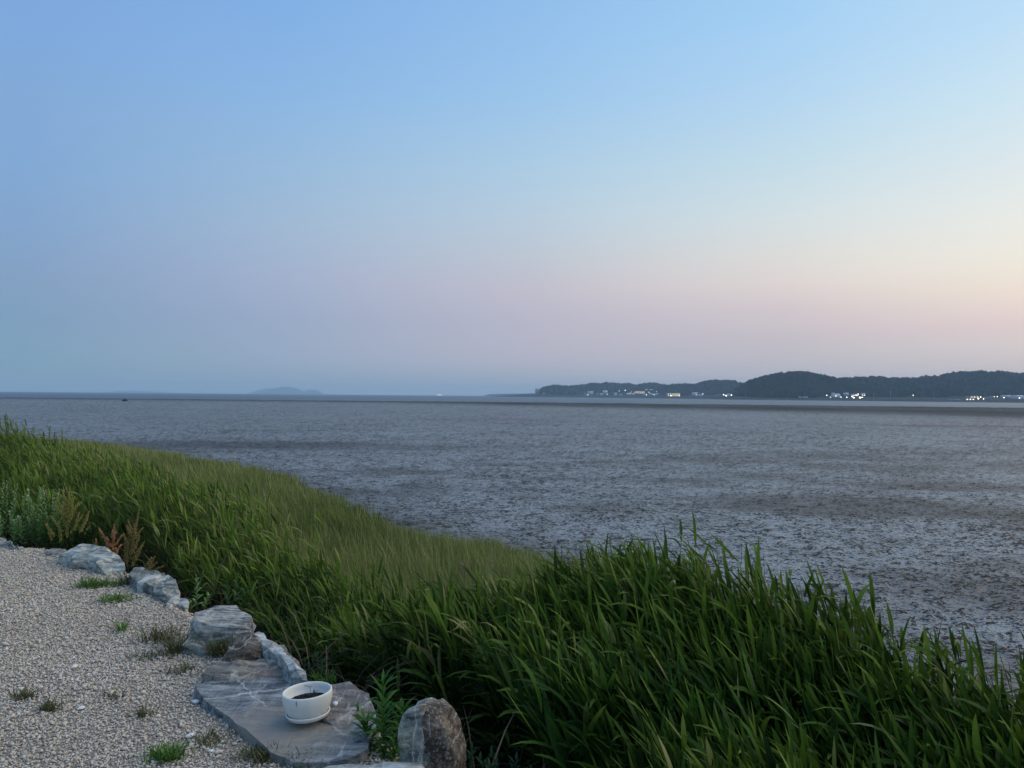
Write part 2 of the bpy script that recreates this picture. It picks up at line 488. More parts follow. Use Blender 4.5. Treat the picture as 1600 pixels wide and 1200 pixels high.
HILLS = [
    (2600, 330, [(843, 617), (847, 608), (852, 606.5), (865, 604), (880, 605), (905, 604.5), (920, 602), (940, 600.5), (960, 601), (980, 601.5), (992, 603.5), (1005, 602), (1020, 601), (1035, 603), (1060, 607), (1100, 612), (1130, 620)]),
    (2300, 330, [(1020, 619), (1032, 610), (1040, 606), (1055, 602.5), (1070, 602), (1085, 603.5), (1100, 598), (1115, 596), (1135, 597), (1150, 600), (1165, 602), (1200, 606), (1260, 620)]),
    (1560, 220, [(1138, 621), (1148, 613), (1165, 602.5), (1175, 596), (1195, 590.5), (1215, 586), (1235, 584), (1250, 583.5), (1265, 586), (1285, 590), (1300, 593), (1310, 597), (1330, 603), (1380, 612), (1420, 623)]),
    (1750, 520, [(1270, 623), (1290, 604), (1310, 595), (1325, 593), (1345, 591.5), (1380, 593), (1410, 594.5), (1430, 593), (1460, 590), (1490, 586), (1500, 583.5), (1525, 582), (1550, 583.5), (1570, 586), (1590, 592), (1600, 594), (1640, 596), (1720, 600), (1850, 612), (1900, 628)]),
]
TREE_H = 7.0


def hill_fn(k):
    Dk, W, pts = HILLS[k]
    u = np.array([(p[0] - 800) / F for p in pts])
    z = np.array([CAMZ + (hor(p[0]) - p[1]) / F * Dk for p in pts]) - TREE_H * 0.5
    xs = u * Dk
    def f(x, y):
        h = np.interp(x, xs, np.maximum(z, -2.3), left=-2.5, right=-2.5)
        tt = np.clip(np.abs(y - Dk) / W, 0, 1)
        s = 0.5 + 0.5 * np.cos(math.pi * tt)
        n = noise2(x, y, 0.012, 3, 50 + k)
        return -2.5 + (h + 2.5) * s * (1 + 0.22 * n * np.clip(tt * 3, 0, 1))
    return f, xs


HF = [hill_fn(k) for k in range(4)]


def far_ground(x, y):
    x = np.atleast_1d(np.asarray(x, float)); y = np.atleast_1d(np.asarray(y, float))
    z = np.max([f(x, y) for f, _ in HF], axis=0)
    dl = y - shore_depth(x / y)
    zl = np.interp(dl, [-30, 0, 18, 60, 200, 900], [-2.3, -1.6, -.4, 1.2, 5.0, 10.0])
    return np.maximum(z, zl)


def blob_cloud(name, pts, rad, mat, parent=None, squash=1.15):
    """many small uneven crowns joined in one mesh"""
    bm = bmesh.new(); bmesh.ops.create_icosphere(bm, subdivisions=1, radius=1.0)
    base = np.array([v.co[:] for v in bm.verts]); fc = np.array([[v.index for v in f.verts] for f in bm.faces]); bm.free()
    N = len(pts)
    V = base[None] * rad[:, None, None] * (1 + rng.uniform(-.28, .28, (N, len(base), 1)))
    V[:, :, 2] *= squash
    V = V + pts[:, None, :]
    Fc = fc[None] + (np.arange(N) * len(base))[:, None, None]
    tint = np.repeat(rng.random(N), len(base))
    me = mesh_np(name, V.reshape(-1, 3), tris=Fc.reshape(-1, 3), attrs={'tint': tint}, smooth=False)
    return link(name, me, mat, parent)


crownm, t, b = material('far_tree_crowns')
at = t.node('ShaderNodeAttribute', attribute_name='tint')
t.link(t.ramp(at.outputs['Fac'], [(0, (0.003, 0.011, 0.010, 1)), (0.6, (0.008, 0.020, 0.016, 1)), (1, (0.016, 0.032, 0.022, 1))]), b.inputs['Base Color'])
b.inputs['Roughness'].default_value = 1; b.inputs['Specular IOR Level'].default_value = 0.0

hill_labels = ['low long wooded hill farthest left behind the village', 'gently rounded wooded hill between the village and the big hill',
               'big dome shaped dark wooded hill in the middle of the far shore', 'long dark wooded ridge at the right end of the far shore']
for k, (Dk, W, pts) in enumerate(HILLS):
    f, xs = HF[k]
    hx = np.linspace(xs[0], xs[-1], 140); hy = np.linspace(Dk - W, Dk + W, 46)
    HX, HY = np.meshgrid(hx, hy); HZ = f(HX, HY)
    idx = np.arange(HX.size).reshape(HX.shape)
    q = np.stack([idx[:-1, :-1], idx[:-1, 1:], idx[1:, 1:], idx[1:, :-1]], -1).reshape(-1, 4)
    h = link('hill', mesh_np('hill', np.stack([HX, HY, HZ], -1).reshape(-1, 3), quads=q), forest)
    tag(h, kind='structure', label=hill_labels[k])
    n_t = [1500, 1500, 2600, 4200][k]
    tx = rng.uniform(xs[0], xs[-1], n_t * 4); ty = Dk - W + rng.random(n_t * 4) ** 0.8 * W * 1.12
    tz = f(tx, ty)
    keep = (tz > 3.0 + 3 * noise2(tx, ty, 0.01, 2, 4)) | ((tz > .6) & (rng.random(len(tz)) < .12))
    tx, ty, tz = tx[keep][:n_t], ty[keep][:n_t], tz[keep][:n_t]
    up_ = tx / ty * F + 800
    clear = ((up_ > 905) & (up_ < 1045) & (tz < 15)) | ((up_ > 1075) & (up_ < 1150) & (tz < 9)) | ((up_ > 1282) & (up_ < 1355) & (tz < 9)) | ((up_ > 1480) & (tz < 8)) | ((up_ > 1415) & (up_ < 1430) & (tz < 9)) | ((up_ < 860) & (tz < 6))
    tx, ty, tz = tx[~clear], ty[~clear], tz[~clear]
    rad = rng.uniform(3.0, 6.5, len(tx)) * (Dk / 1700) ** 0.5
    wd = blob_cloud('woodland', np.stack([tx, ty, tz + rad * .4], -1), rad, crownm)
    tag(wd, kind='stuff', cat='woodland', label='dark trees covering the ' + ['low long hill farthest left', 'gently rounded second hill', 'big dome shaped hill', 'long ridge at the right end'][k])

# far islands out at sea, distance haze partly put into their pale bluish colour
isl = simple_mat('hazed_island_rock', (0.10, 0.14, 0.155), 0.95, 0.3, 0.01, 0.05)
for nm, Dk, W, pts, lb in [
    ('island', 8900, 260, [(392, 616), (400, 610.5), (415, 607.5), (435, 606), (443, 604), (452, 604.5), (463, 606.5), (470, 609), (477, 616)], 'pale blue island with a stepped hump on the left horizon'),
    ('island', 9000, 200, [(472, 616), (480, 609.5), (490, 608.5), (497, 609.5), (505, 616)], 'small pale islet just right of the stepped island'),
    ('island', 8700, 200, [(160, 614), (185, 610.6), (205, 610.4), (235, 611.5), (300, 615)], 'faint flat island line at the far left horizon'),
    ('headland', 3300, 200, [(752, 619), (765, 616), (790, 615.2), (815, 615), (830, 614.3), (845, 614), (860, 619)], 'flat spit of land reaching left from the far village')]:
    u = np.array([(p[0] - 800) / F for p in pts]); xs = u * Dk
    z = np.array([CAMZ + (hor(p[0]) - p[1]) / F * Dk for p in pts])
    hx = np.linspace(xs[0], xs[-1], 60); hy = np.linspace(Dk - W, Dk + W, 14)
    HX, HY = np.meshgrid(hx, hy)
    H = np.interp(HX, xs, z); tt = np.abs(HY - Dk) / W
    HZ = -2.6 + (H + 2.6) * (0.5 + 0.5 * np.cos(math.pi * tt)) * (1 + 0.10 * noise2(HX, HY, 0.02, 3, 6) * tt)
    idx = np.arange(HX.size).reshape(HX.shape)
    q = np.stack([idx[:-1, :-1], idx[:-1, 1:], idx[1:, 1:], idx[1:, :-1]], -1).reshape(-1, 4)
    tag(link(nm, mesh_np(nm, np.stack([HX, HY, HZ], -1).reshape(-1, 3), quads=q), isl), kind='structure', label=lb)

# air
m = bpy.data.materials.new('air'); m.use_nodes = True
t = NT(m.node_tree)
for nd in list(t.n): t.n.remove(nd)
o_ = t.node('ShaderNodeOutputMaterial'); pv = t.node('ShaderNodeVolumePrincipled')
pv.inputs['Color'].default_value = (0.64, 0.86, 1.0, 1)
pv.inputs['Density'].default_value = 0.00016
pv.inputs['Anisotropy'].default_value = 0.0
t.link(pv.outputs[0], o_.inputs['Volume'])
HB = 9600; zt = 112; zb = -3.4
V = np.array([(sx_ * HB, sy_ * HB, z_) for z_ in (zb, zt) for sx_, sy_ in ((-1, -1), (1, -1), (1, 1), (-1, 1))])
Q = np.array([(3, 2, 1, 0), (4, 5, 6, 7), (0, 1, 5, 4), (1, 2, 6, 5), (2, 3, 7, 6), (3, 0, 4, 7)])
haze = link('haze', mesh_np('haze', V, quads=Q, smooth=False), m)
tag(haze, kind='stuff', label='thin evening haze over the sea and far hills')


# ------------------------------------------------------------------ village
def box_v(x0, x1, y0, y1, z0, z1):
    return [(x0, y0, z0), (x1, y0, z0), (x1, y1, z0), (x0, y1, z0), (x0, y0, z1), (x1, y0, z1), (x1, y1, z1), (x0, y1, z1)]


BQ = [(3, 2, 1, 0), (4, 5, 6, 7), (0, 1, 5, 4), (1, 2, 6, 5), (2, 3, 7, 6), (3, 0, 4, 7)]


def boxes_mesh(name, boxes):
    V = []; Q = []
    for bx in boxes:
        o = len(V); V += box_v(*bx); Q += [tuple(i + o for i in q) for q in BQ]
    return mesh_np(name, np.array(V, float), quads=np.array(Q), smooth=False)


def emit_mat(name, col, strength):
    m = bpy.data.materials.new(name); m.use_nodes = True
    b = m.node_tree.nodes['Principled BSDF']
    b.inputs['Base Color'].default_value = col + (1,)
    b.inputs['Emission Color'].default_value = col + (1,); b.inputs['Emission Strength'].default_value = strength
    return m


white_wall = simple_mat('white_render_wall', (0.80, 0.82, 0.82), 0.8, 0.05, 0.3)
grey_wall = simple_mat('grey_render_wall', (0.42, 0.44, 0.45), 0.8, 0.08, 0.3)
roof_dark = simple_mat('dark_roof', (0.10, 0.11, 0.12), 0.8, 0.2, 0.3)
roof_pale = simple_mat('pale_roof', (0.66, 0.70, 0.72), 0.8, 0.1, 0.3)
glass_dark = simple_mat('dark_window_glass', (0.03, 0.04, 0.05), 0.2, 0.1, 1, 0.5)
win_warm = emit_mat('warm_lit_window', (1.0, 0.78, 0.45), 2.2)
win_bright = emit_mat('bright_lit_window', (1.0, 0.82, 0.55), 2.2)
lamp_cool = emit_mat('cool_lamp_glass', (0.92, 0.97, 1.0), 14.0)
lamp_warm = emit_mat('warm_lamp_glass', (1.0, 0.86, 0.62), 14.0)
pole_mat = simple_mat('galvanised_pole', (0.25, 0.27, 0.28), 0.5, 0.1, 3)


def hit_far(px, py, dmin=None):
    u = (px - 800) / F
    d0 = float(shore_depth(u)) + 25
    slope = (hor(px) - py) / F
    ds = np.arange(d0, d0 + 1200, 4.0)
    z = far_ground(u * ds, ds)
    zr = CAMZ + slope * ds
    k = np.argmax(z >= zr) if np.any(z >= zr) else 0
    return u * ds[k], float(ds[k]), float(z[k])


def house(px, py, wpx, hpx, label, wall=None, roof=None, lit=None, flat=False, group='houses of the far shore village', name='house', cat='house'):
    x, y, z = hit_far(px, py)
    s = y / F; W = wpx * s * 1.15; H = hpx * s * 1.25
    root = empty(name, (x, y, z - 0.3)); tag(root, label, cat, group)
    D_ = max(8.0, min(W, 14)); wall_h = H if flat else H * 0.62
    link('wall', boxes_mesh('wall', [(-W / 2, W / 2, 0, D_, 0, wall_h + .3)]), wall or white_wall, root)
    if flat:
        link('roof', boxes_mesh('roof', [(-W / 2 - .5, W / 2 + .5, -.5, D_ + .5, wall_h + .3, wall_h + .9)]), roof or roof_dark, root)
    else:
        e = .6; zz = wall_h + .3; h2 = H - wall_h
        V = [(-W / 2 - e, -e, zz), (W / 2 + e, -e, zz), (W / 2 + e, D_ + e, zz), (-W / 2 - e, D_ + e, zz), (-W / 2 - e, D_ / 2, zz + h2), (W / 2 + e, D_ / 2, zz + h2)]
        me = mesh_np('roof', np.array(V), quads=np.array([(0, 1, 5, 4), (2, 3, 4, 5), (3, 2, 1, 0)]), tris=np.array([(0, 4, 3), (1, 2, 5)]), smooth=False)
        link('roof', me, roof or roof_dark, root)
    nw = max(1, int(W // 5)); storeys = max(1, int(wall_h // 3.2))
    wm = boxes_mesh('window', [(-.9, .9, -.10, .06, 0, 1.5)])
    for st in range(storeys):
        for k in range(nw):
            wo = bpy.data.objects.new('window', wm); COL.objects.link(wo); wo.parent = root
            wo.location = (-W / 2 + W * (k + .5) / nw, 0, .3 + wall_h * (st + .5) / storeys - .75)
            if len(wm.materials) == 0: wm.materials.append(lit or glass_dark)
    return root


def lamp(px, py, rad, label, warm=False, base=None):
    """street lamp / floodlight on a pole whose head shows at px,py"""
    u = (px - 800) / F
    slope = (hor(px) - py) / F
    x, y, z = hit_far(px, py + 2.5)
    zl = max(CAMZ + slope * y, z + 2.5)
    root = empty('street_lamp', (x, y - 6, z - .2)); tag(root, label, 'street lamp', 'lamps along the far shore')
    h = zl - z
    link('pole', boxes_mesh('pole', [(-.1, .1, -.1, .1, 0, h + .5), (-.1, 1.2, -.08, .08, h + .5, h + .65)]), pole_mat, root)
    bm = bmesh.new(); bmesh.ops.create_icosphere(bm, subdivisions=2, radius=rad)
    me = bpy.data.meshes.new('lamp_head'); bm.to_mesh(me); bm.free()
    lo = link('lamp_head', me, lamp_warm if warm else lamp_cool, root); lo.location = (1.0, 0, h); lo.scale = (1, 1, .6)


house(840.5, 616.6, 7, 7.0, 'tall grey block alone at the tip of the far headland', grey_wall, roof_dark, flat=True, name='apartment_block', cat='building')
house(850.5, 616.2, 2.6, 2.6, 'tiny white hut just right of the tall grey block')
house(867, 616.2, 2.6, 2.0, 'tiny white hut at the foot of the low hill')
house(884, 616.4, 2.2, 2.2, 'tiny white hut halfway along the low hill shore', flat=True)
house(915.5, 617.4, 5, 3.4, 'pale low house left of the taller white house', grey_wall)
house(923, 617.2, 7, 4.6, 'taller white house left of the village centre', white_wall, roof_pale, flat=True)
house(934, 617.0, 3.2, 2.4, 'small grey house right of the taller white house', grey_wall)
house(940, 617.6, 3, 2.4, 'small white house on the shore before the arched hall', white_wall, roof_pale)
house(946, 616.9, 6, 5.2, 'pale arched hall left of the village centre', grey_wall, roof_pale)
house(962, 617.9, 3, 3.4, 'narrow white house right of the pale arched hall', white_wall, roof_pale)
house(970, 617.9, 3, 2.8, 'small white house below the bright hillside row', white_wall)
house(971, 611.9, 8, 1.6, 'white terrace glowing on the slope left of the village', white_wall, roof_pale, win_bright, flat=True)
house(981, 611.6, 6, 3.4, 'white house high on the slope above the village', white_wall, roof_pale)
house(983, 616.5, 6, 3.0, 'lit white house under the high white house', white_wall, roof_dark, win_bright)
house(990, 617.4, 3, 2.4, 'small white house left of the orange lit hall', white_wall, roof_pale)
house(1000, 615.2, 13, 3.0, 'wide orange lit hall in the village centre', simple_mat('orange_wall', (.55, .33, .22), .8, .1, .3), roof_dark, win_bright, flat=True)
house(1002, 610.6, 7, 2.2, 'white house above the orange lit hall', white_wall, roof_pale)
house(1011, 611.2, 4, 2.6, 'upper white house right of the village centre', white_wall, roof_pale)
house(1018, 612.0, 4, 2.8, 'grey upper house behind the right half of the village', grey_wall, roof_pale)
house(1009, 617.8, 4, 2.6, 'low white shore house right of the orange hall', white_wall, roof_dark)
house(1018, 617.8, 5, 2.8, 'low pale shore house under the upper grey house', grey_wall, roof_pale)
house(1027, 617.8, 4, 3.0, 'last low white house at the right end of the village', white_wall, roof_pale)
house(1053, 619.6, 17, 4.0, 'brightly lit warm seafront restaurant with a flat roof', simple_mat('cream_wall', (.7, .55, .38), .8, .1, .3), roof_pale, win_bright, flat=True, name='restaurant', cat='building')
house(1087, 618.6, 7, 4.2, 'grey house right of the brightly lit seafront building', grey_wall, roof_pale)
house(1094, 618.8, 7, 3.4, 'low pale house beside a cool white lamp', white_wall, roof_dark)
house(1123, 618.8, 6, 2.2, 'low grey shed left of the three white shore lamps', grey_wall, roof_dark)
house(1140, 619.0, 6, 3.0, 'pale house behind the three white shore lamps', white_wall, roof_pale)
house(1257, 622.4, 9, 1.8, 'long low pale shed under the dome shaped hill', grey_wall, roof_pale, flat=True)
house(1299, 616.8, 9, 2.0, 'long pale greenhouse above the shore lamps', grey_wall, roof_pale, flat=True)
house(1308, 621.2, 9, 4.6, 'white gabled house at the shore right of the dome shaped hill', white_wall, roof_pale)
house(1323, 619.2, 6, 4.0, 'grey house left of the brightest floodlights', grey_wall, roof_pale)
house(1337, 619.5, 9, 4.0, 'white house glowing among the brightest floodlights', white_wall, roof_dark, win_bright)
house(1350, 618.5, 5, 3.4, 'small house right of the brightest floodlights', white_wall, roof_pale)
house(1495, 627.6, 9, 1.5, 'long low pale sea shed left of the right hand lamps', grey_wall, roof_pale, flat=True)
house(1523, 621.6, 12, 3.0, 'grey house behind the warm lamps near the right edge', grey_wall, roof_dark, win_warm)
house(1549, 623.0, 9, 3.2, 'grey house under the evenly spaced row of four lamps', grey_wall, roof_dark)
house(1576, 621.2, 10, 3.0, 'white house alone right of the row of four lamps', white_wall, roof_pale)
house(1595, 623.2, 12, 4.4, 'pale house cut by the right edge of the photo', white_wall, roof_pale)
for px, py, r_, lb, wm_ in [
    (976, 609.8, 1.2, 'cool lamp high on the slope left of the village', False), (1002, 608.8, .8, 'lamp on top of the village centre', False),
    (990, 614.0, .9, 'cool lamp left of the orange lit hall', False), (1025.5, 611.2, 1.1, 'cool lamp at the upper right of the village', False), (1009, 616.6, .8, 'lamp at the shore below the village', False),
    (1047, 618.0, 1.3, 'warm lamp at the left end of the lit seafront building', True), (1096.5, 615.6, 1.5, 'white lamp right of the grey house', False),
    (1129, 616.6, 1.0, 'leftmost of three white shore lamps', False), (1132.5, 618.0, 1.4, 'middle and brightest of three white shore lamps', False), (1141, 617.2, 1.0, 'rightmost of three white shore lamps', False),
    (1289, 617.3, .8, 'upper small lamp left of the gabled shore house', False), (1295, 620.4, .8, 'lower small lamp left of the gabled shore house', False),
    (1311, 620.3, .8, 'cool lamp at the right foot of the gabled house', False), (1320, 620.6, 1.0, 'cool lamp between the gabled house and floodlights', False),
    (1328.5, 619.3, 1.7, 'large white floodlight, left one of the brightest pair', False), (1330.8, 621.2, 1.2, 'small floodlight just below the left bright one', False),
    (1340.3, 620.9, 1.9, 'large white floodlight, right one of the brightest pair', False), (1338, 615.7, 1.1, 'warm lamp above the right floodlight', True),
    (1345, 617.3, .8, 'warm lamp left of the pair near the floodlights', True), (1347.7, 617.6, .8, 'warm lamp at the right end of the floodlit cluster', True),
    (1423.5, 617.3, .9, 'single lonely lamp under the long ridge', False), (1506.5, 624.2, .8, 'leftmost warm lamp of the right hand cluster', True),
    (1511.5, 624.8, .9, 'second warm lamp of the right hand cluster', True), (1516, 624.0, .8, 'third warm lamp of the right hand cluster', True),
    (1520, 618.4, .9, 'higher white lamp over the right hand cluster', False), (1524, 622.7, 1.3, 'biggest warm lamp of the right hand cluster', True),
    (1532, 623.2, .7, 'dim warm lamp right of the biggest warm one', True), (1539.3, 619.6, .7, 'first of four evenly spaced lamps', True),
    (1544.5, 619.7, .7, 'second of four evenly spaced lamps', True), (1549.2, 619.6, .7, 'third of four evenly spaced lamps', True), (1553.8, 619.6, .8, 'last of four evenly spaced lamps', True)]:
    lamp(px, py, r_ * (.8 if px < 1200 else .62), lb, wm_ or px > 1325)
for px, py, lb in [(918, 616.8, 'faint warm lamp beside the taller white house'), (948, 616.2, 'faint warm lamp at the pale arched hall'), (985, 612.4, 'faint warm lamp between the two white slope houses'),
                   (1013, 612.8, 'faint warm lamp on the upper right village slope'), (1021, 616.6, 'faint warm lamp between the last shore houses'), (1060, 618.2, 'warm lamp at the right end of the lit seafront building'),
                   (1086, 616.8, 'faint warm lamp on the grey house by the cool white lamp'), (1303, 618.6, 'faint warm lamp at the left of the gabled shore house'), (1334.5, 617.2, 'faint warm lamp between the two big floodlights'),
                   (1344, 620.6, 'faint warm lamp right below the right floodlight'), (1528, 620.2, 'faint warm lamp above the dim warm one'), (1564, 621.2, 'faint warm lamp left of the lone white house'), (1588, 621.6, 'warm lamp beside the house cut by the photo edge')]:
    lamp(px, py, .62, lb, True)
for px, y0_, y1_, lb in [(1365.5, 614, 624, 'left thin utility pole standing on the far shore'), (1391.5, 611, 624, 'right taller utility pole standing on the far shore')]:
    u = (px - 800) / F; d_ = float(shore_depth(u)) + 30; x = u * d_
    zt_ = CAMZ + (hor(px) - y0_) / F * d_
    root = empty('utility_pole', (x, d_, 0)); tag(root, lb, 'utility pole', 'utility poles on the far shore')
    link('pole', boxes_mesh('pole', [(-.22, .22, -.22, .22, -.5, zt_)]), pole_mat, root)
    link('crossarm', boxes_mesh('crossarm', [(-1.6, 1.6, -.12, .12, zt_ - 1.4, zt_ - 1.1)]), pole_mat, root)

# white ferry on the horizon
d_ = 2600.0; u = (687 - 800) / F; root = empty('ferry', (u * d_, d_, -2.0)); tag(root, 'white boat on the horizon between the islands and the headland', 'boat')
L_ = 13 / F * d_
sec = []
for t_ in np.linspace(0, 1, 9):
    xw = L_ * (t_ - .5); hw = 3.2 * math.sin(math.pi * min(1, .18 + t_ * .9)) ** .5 if t_ < 1 else .2
    zt_ = 2.6 + 1.2 * abs(t_ - .45) ** 1.5 * 2
    sec += [(xw, -hw * .7, .1), (xw, -hw, zt_), (xw, hw, zt_), (xw, hw * .7, .1)]
sec = np.array(sec); Q = []
for k in range(8):
    for j in range(4): Q.append((4 * k + j, 4 * k + (j + 1) % 4, 4 * k + 4 + (j + 1) % 4, 4 * k + 4 + j))
Q += [(3, 2, 1, 0), (32, 33, 34, 35)]
bright_paint = simple_mat('white_boat_paint', (.85, .87, .86), .4, .03, .5)
link('hull', mesh_np('hull', sec, quads=np.array(Q), smooth=False), bright_paint, root)
link('deckhouse', boxes_mesh('deckhouse', [(-L_ * .30, L_ * .25, -2.4, 2.4, 2.4, 5.6), (-L_ * .12, L_ * .12, -1.8, 1.8, 5.6, 7.4)]), bright_paint, root)
link('window_band', boxes_mesh('window_band', [(-L_ * .28, L_ * .23, -2.5, -2.38, 3.6, 4.6)]), win_bright, root)
link('mast', boxes_mesh('mast', [(-.15, .15, -.15, .15, 7.4, 10.5)]), bright_paint, root)


# ------------------------------------------------------------------ ribbons: leaves, blades, stems
def ribbons(base, az, el0, el1, L, W, nseg=5, twist=None, prof=None, fold=0.0, curve=0.0):
    """vectorised tapering blades. base (N,3). returns verts (N,nseg*2+1,3) as strip with pointed tip, quads, tris"""
    N = len(base); tt = np.linspace(0, 1, nseg + 1)
    az = np.broadcast_to(az, (N,)); el0 = np.broadcast_to(el0, (N,)); el1 = np.broadcast_to(el1, (N,)); L = np.broadcast_to(L, (N,)); W = np.broadcast_to(W, (N,))
    tw = np.zeros(N) if twist is None else twist
    prof = prof if prof is not None else np.array([.35, .85, 1.0, .85, .5, .0]) if nseg == 5 else np.interp(tt, [0, .2, .45, .75, 1], [.4, .85, 1, .7, 0])
    P = base.copy(); verts = []
    cur = np.broadcast_to(curve, (N,))
    for i, t_ in enumerate(tt):
        if i:
            tm = (tt[i] + tt[i - 1]) / 2
            el = el0 + (el1 - el0) * tm ** 1.2; a = az + cur * tm
            d = np.stack([np.cos(a) * np.cos(el), np.sin(a) * np.cos(el), np.sin(el)], -1)
            P = P + d * (L / nseg)[:, None]
        a = az + cur * t_; el = el0 + (el1 - el0) * t_ ** 1.2
        side = np.stack([-np.sin(a), np.cos(a), 0 * a], -1)
        up = np.stack([-np.cos(a) * np.sin(el), -np.sin(a) * np.sin(el), np.cos(el)], -1)
        tws = tw * (0.4 + 0.9 * t_)
        sv = side * np.cos(tws)[:, None] + up * np.sin(tws)[:, None]
        hw = (W * prof[i] * .5)[:, None]
        if i < nseg:
            verts += [P - sv * hw, P + sv * hw]
        else:
            verts.append(P)
    V = np.stack(verts, 1)                                    # N, 2*nseg+1, 3
    nv = V.shape[1]
    q = np.array([(2 * i, 2 * i + 1, 2 * i + 3, 2 * i + 2) for i in range(nseg - 1)]).reshape(-1, 4)
    tr = np.array([(2 * nseg - 2, 2 * nseg - 1, 2 * nseg)])
    off = (np.arange(N) * nv)[:, None, None]
    return V.reshape(-1, 3), (q[None] + off).reshape(-1, 4), (tr[None] + off).reshape(-1, 3), nv


class Acc:
    def __init__(self): self.V = []; self.Q = []; self.T = []; self.c = []; self.n = 0

    def add(self, V, Q, T, tint, nv):
        self.V.append(V)
        if len(Q): self.Q.append(Q + self.n)
        if len(T): self.T.append(T + self.n)
        self.c.append(np.repeat(tint, nv)); self.n += len(V)

    def mesh(self, name):
        return mesh_np(name, np.concatenate(self.V), quads=np.concatenate(self.Q) if self.Q else None, tris=np.concatenate(self.T) if self.T else None,
                       attrs={'tint': np.concatenate(self.c)})


def tubes(paths, rad, taper=0.35):
    """paths (N,K,3) -> triangular tubes"""
    N, K, _ = paths.shape
    V = np.zeros((N, K, 3, 3))
    rad = np.broadcast_to(rad, (N,))
    for j in range(3):
        a = j * 2 * math.pi / 3
        off = np.array([math.cos(a), math.sin(a), 0])
        r_ = rad[:, None, None] * np.linspace(1, taper, K)[None, :, None]
        V[:, :, j] = paths + off * r_
    q = []
    for k in range(K - 1):
        for j in range(3):
            j2 = (j + 1) % 3; q.append((k * 3 + j, k * 3 + j2, k * 3 + 3 + j2, k * 3 + 3 + j))
    q = np.array(q); nv = K * 3; off = (np.arange(N) * nv)[:, None, None]
    return V.reshape(-1, 3), (q[None] + off).reshape(-1, 4), np.zeros((0, 3), int), nv


# ------------------------------------------------------------------ reeds
WIND = math.pi * 1.03                     # blades stream towards -X
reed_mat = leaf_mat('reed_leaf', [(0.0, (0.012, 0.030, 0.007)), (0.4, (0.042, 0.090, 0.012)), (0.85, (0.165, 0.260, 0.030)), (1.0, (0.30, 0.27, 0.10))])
reed_obj_mat = leaf_mat('reed_leaf_single', [(0.0, (0.018, 0.052, 0.009)), (0.5, (0.046, 0.108, 0.014)), (0.92, (0.145, 0.250, 0.030)), (1.0, (0.28, 0.27, 0.11))], use_object_random=True)
stem_mat = leaf_mat('reed_stem', [(0.0, (0.05, 0.06, 0.022)), (0.6, (0.08, 0.10, 0.035)), (1.0, (0.15, 0.12, 0.06))], trans=0.05)
stem_obj_mat = leaf_mat('reed_stem_single', [(0.0, (0.05, 0.07, 0.022)), (1.0, (0.10, 0.12, 0.045))], trans=0.05, use_object_random=True)

cu = np.arange(len(EDGE), dtype=float)


def bed_point(u, v):
    ex = np.interp(u, cu, EDGE[:, 0]); ey = np.interp(u, cu, EDGE[:, 1]); ox = np.interp(u, cu, OUTER[:, 0]); oy = np.interp(u, cu, OUTER[:, 1])
    return ex + (ox - ex) * v, ey + (oy - ey) * v


def sample_bed(n, v0=.36, v1=1.05, u0=.5, u1=14.6):
    # area-weighted rejection
    u = rng.uniform(u0, u1, n * 6); v = rng.uniform(v0, v1, n * 6)
    e = 1e-2
    x0, y0 = bed_point(u, v); x1, y1 = bed_point(u + e, v); x2, y2 = bed_point(u, v + e)
    ar = np.abs((x1 - x0) * (y2 - y0) - (y1 - y0) * (x2 - x0)) / e / e
    dist = np.hypot(x0, y0)
    wgt = ar * np.interp(dist, [2, 5.0, 7, 10, 14, 25, 40], [2.1, 1.7, 1.15, 1.0, .9, .7, .4])
    keep = rng.random(len(u)) < wgt / np.percentile(wgt, 99)
    return u[keep][:n], v[keep][:n], x0[keep][:n], y0[keep][:n]


NREED = 12200
ru, rv, rx, ry = [np.concatenate(q_) for q_ in zip(sample_bed(NREED), sample_bed(3400, .36, 1.08, 1.2, 4.6), sample_bed(2300, .82, 1.06, 1.4, 7.2))]
px_, py_, pc_ = project(np.stack([rx, ry, np.full_like(rx, -.3)], -1))
inview = (pc_ > 0.3) & (px_ > -250) & (px_ < 1850) & (py_ < 2600)
ru, rv, rx, ry = ru[inview], rv[inview], rx[inview], ry[inview]
rz = bank_z(rx, ry)
clump = noise2(rx, ry, 1.15, 2, 60)
rtop = np.interp(ru, cu, ZTOP) - (1 - rv) * np.interp(ru, [7, 9, 10, 11.3, 13], [.50, .42, .06, .12, .45]) + np.interp(rv, [.3, .8, 1.05], [.46, .34, .10]) * clump * np.interp(ru, [7, 10], [1, 1.35]) + .22 * np.interp(ru, [8, 10], [0, 1]) * noise2(rx, ry, .38, 2, 64) + np.clip(rng.normal(0, .05, len(ru)), -.15, .08)
keep_ = rv * np.hypot(*(np.array(bed_point(ru, 1.0)) - np.array(bed_point(ru, 0.0)))) > np.interp(ru, [2, 4, 5.5, 9, 11], [.8, .8, 1.0, .95, .8]) + .3 * noise2(rx, ry, 1.3, 2, 61)
ru, rv, rx, ry, rz, clump, rtop = [q_[keep_] for q_ in (ru, rv, rx, ry, rz, clump, rtop)]
rtop = rtop - np.where(rng.random(len(ru)) < .35, rng.uniform(.1, .6, len(ru)), 0)
rlen = np.maximum(rtop - rz, .35) * 1.04
dist = np.hypot(rx, ry)
print('reeds', len(ru))


def reed_path(x, y, z, L, lean, K=7):
    tt = np.linspace(0, 1, K)
    bend = lean[:, None] * L[:, None] * tt ** 2.0
    px = x[:, None] + bend * math.cos(WIND); py = y[:, None] + bend * math.sin(WIND) * 1.0
    pz = z[:, None] + L[:, None] * (tt - 0.25 * lean[:, None] * tt ** 3)
    return np.stack([px, py, pz], -1)


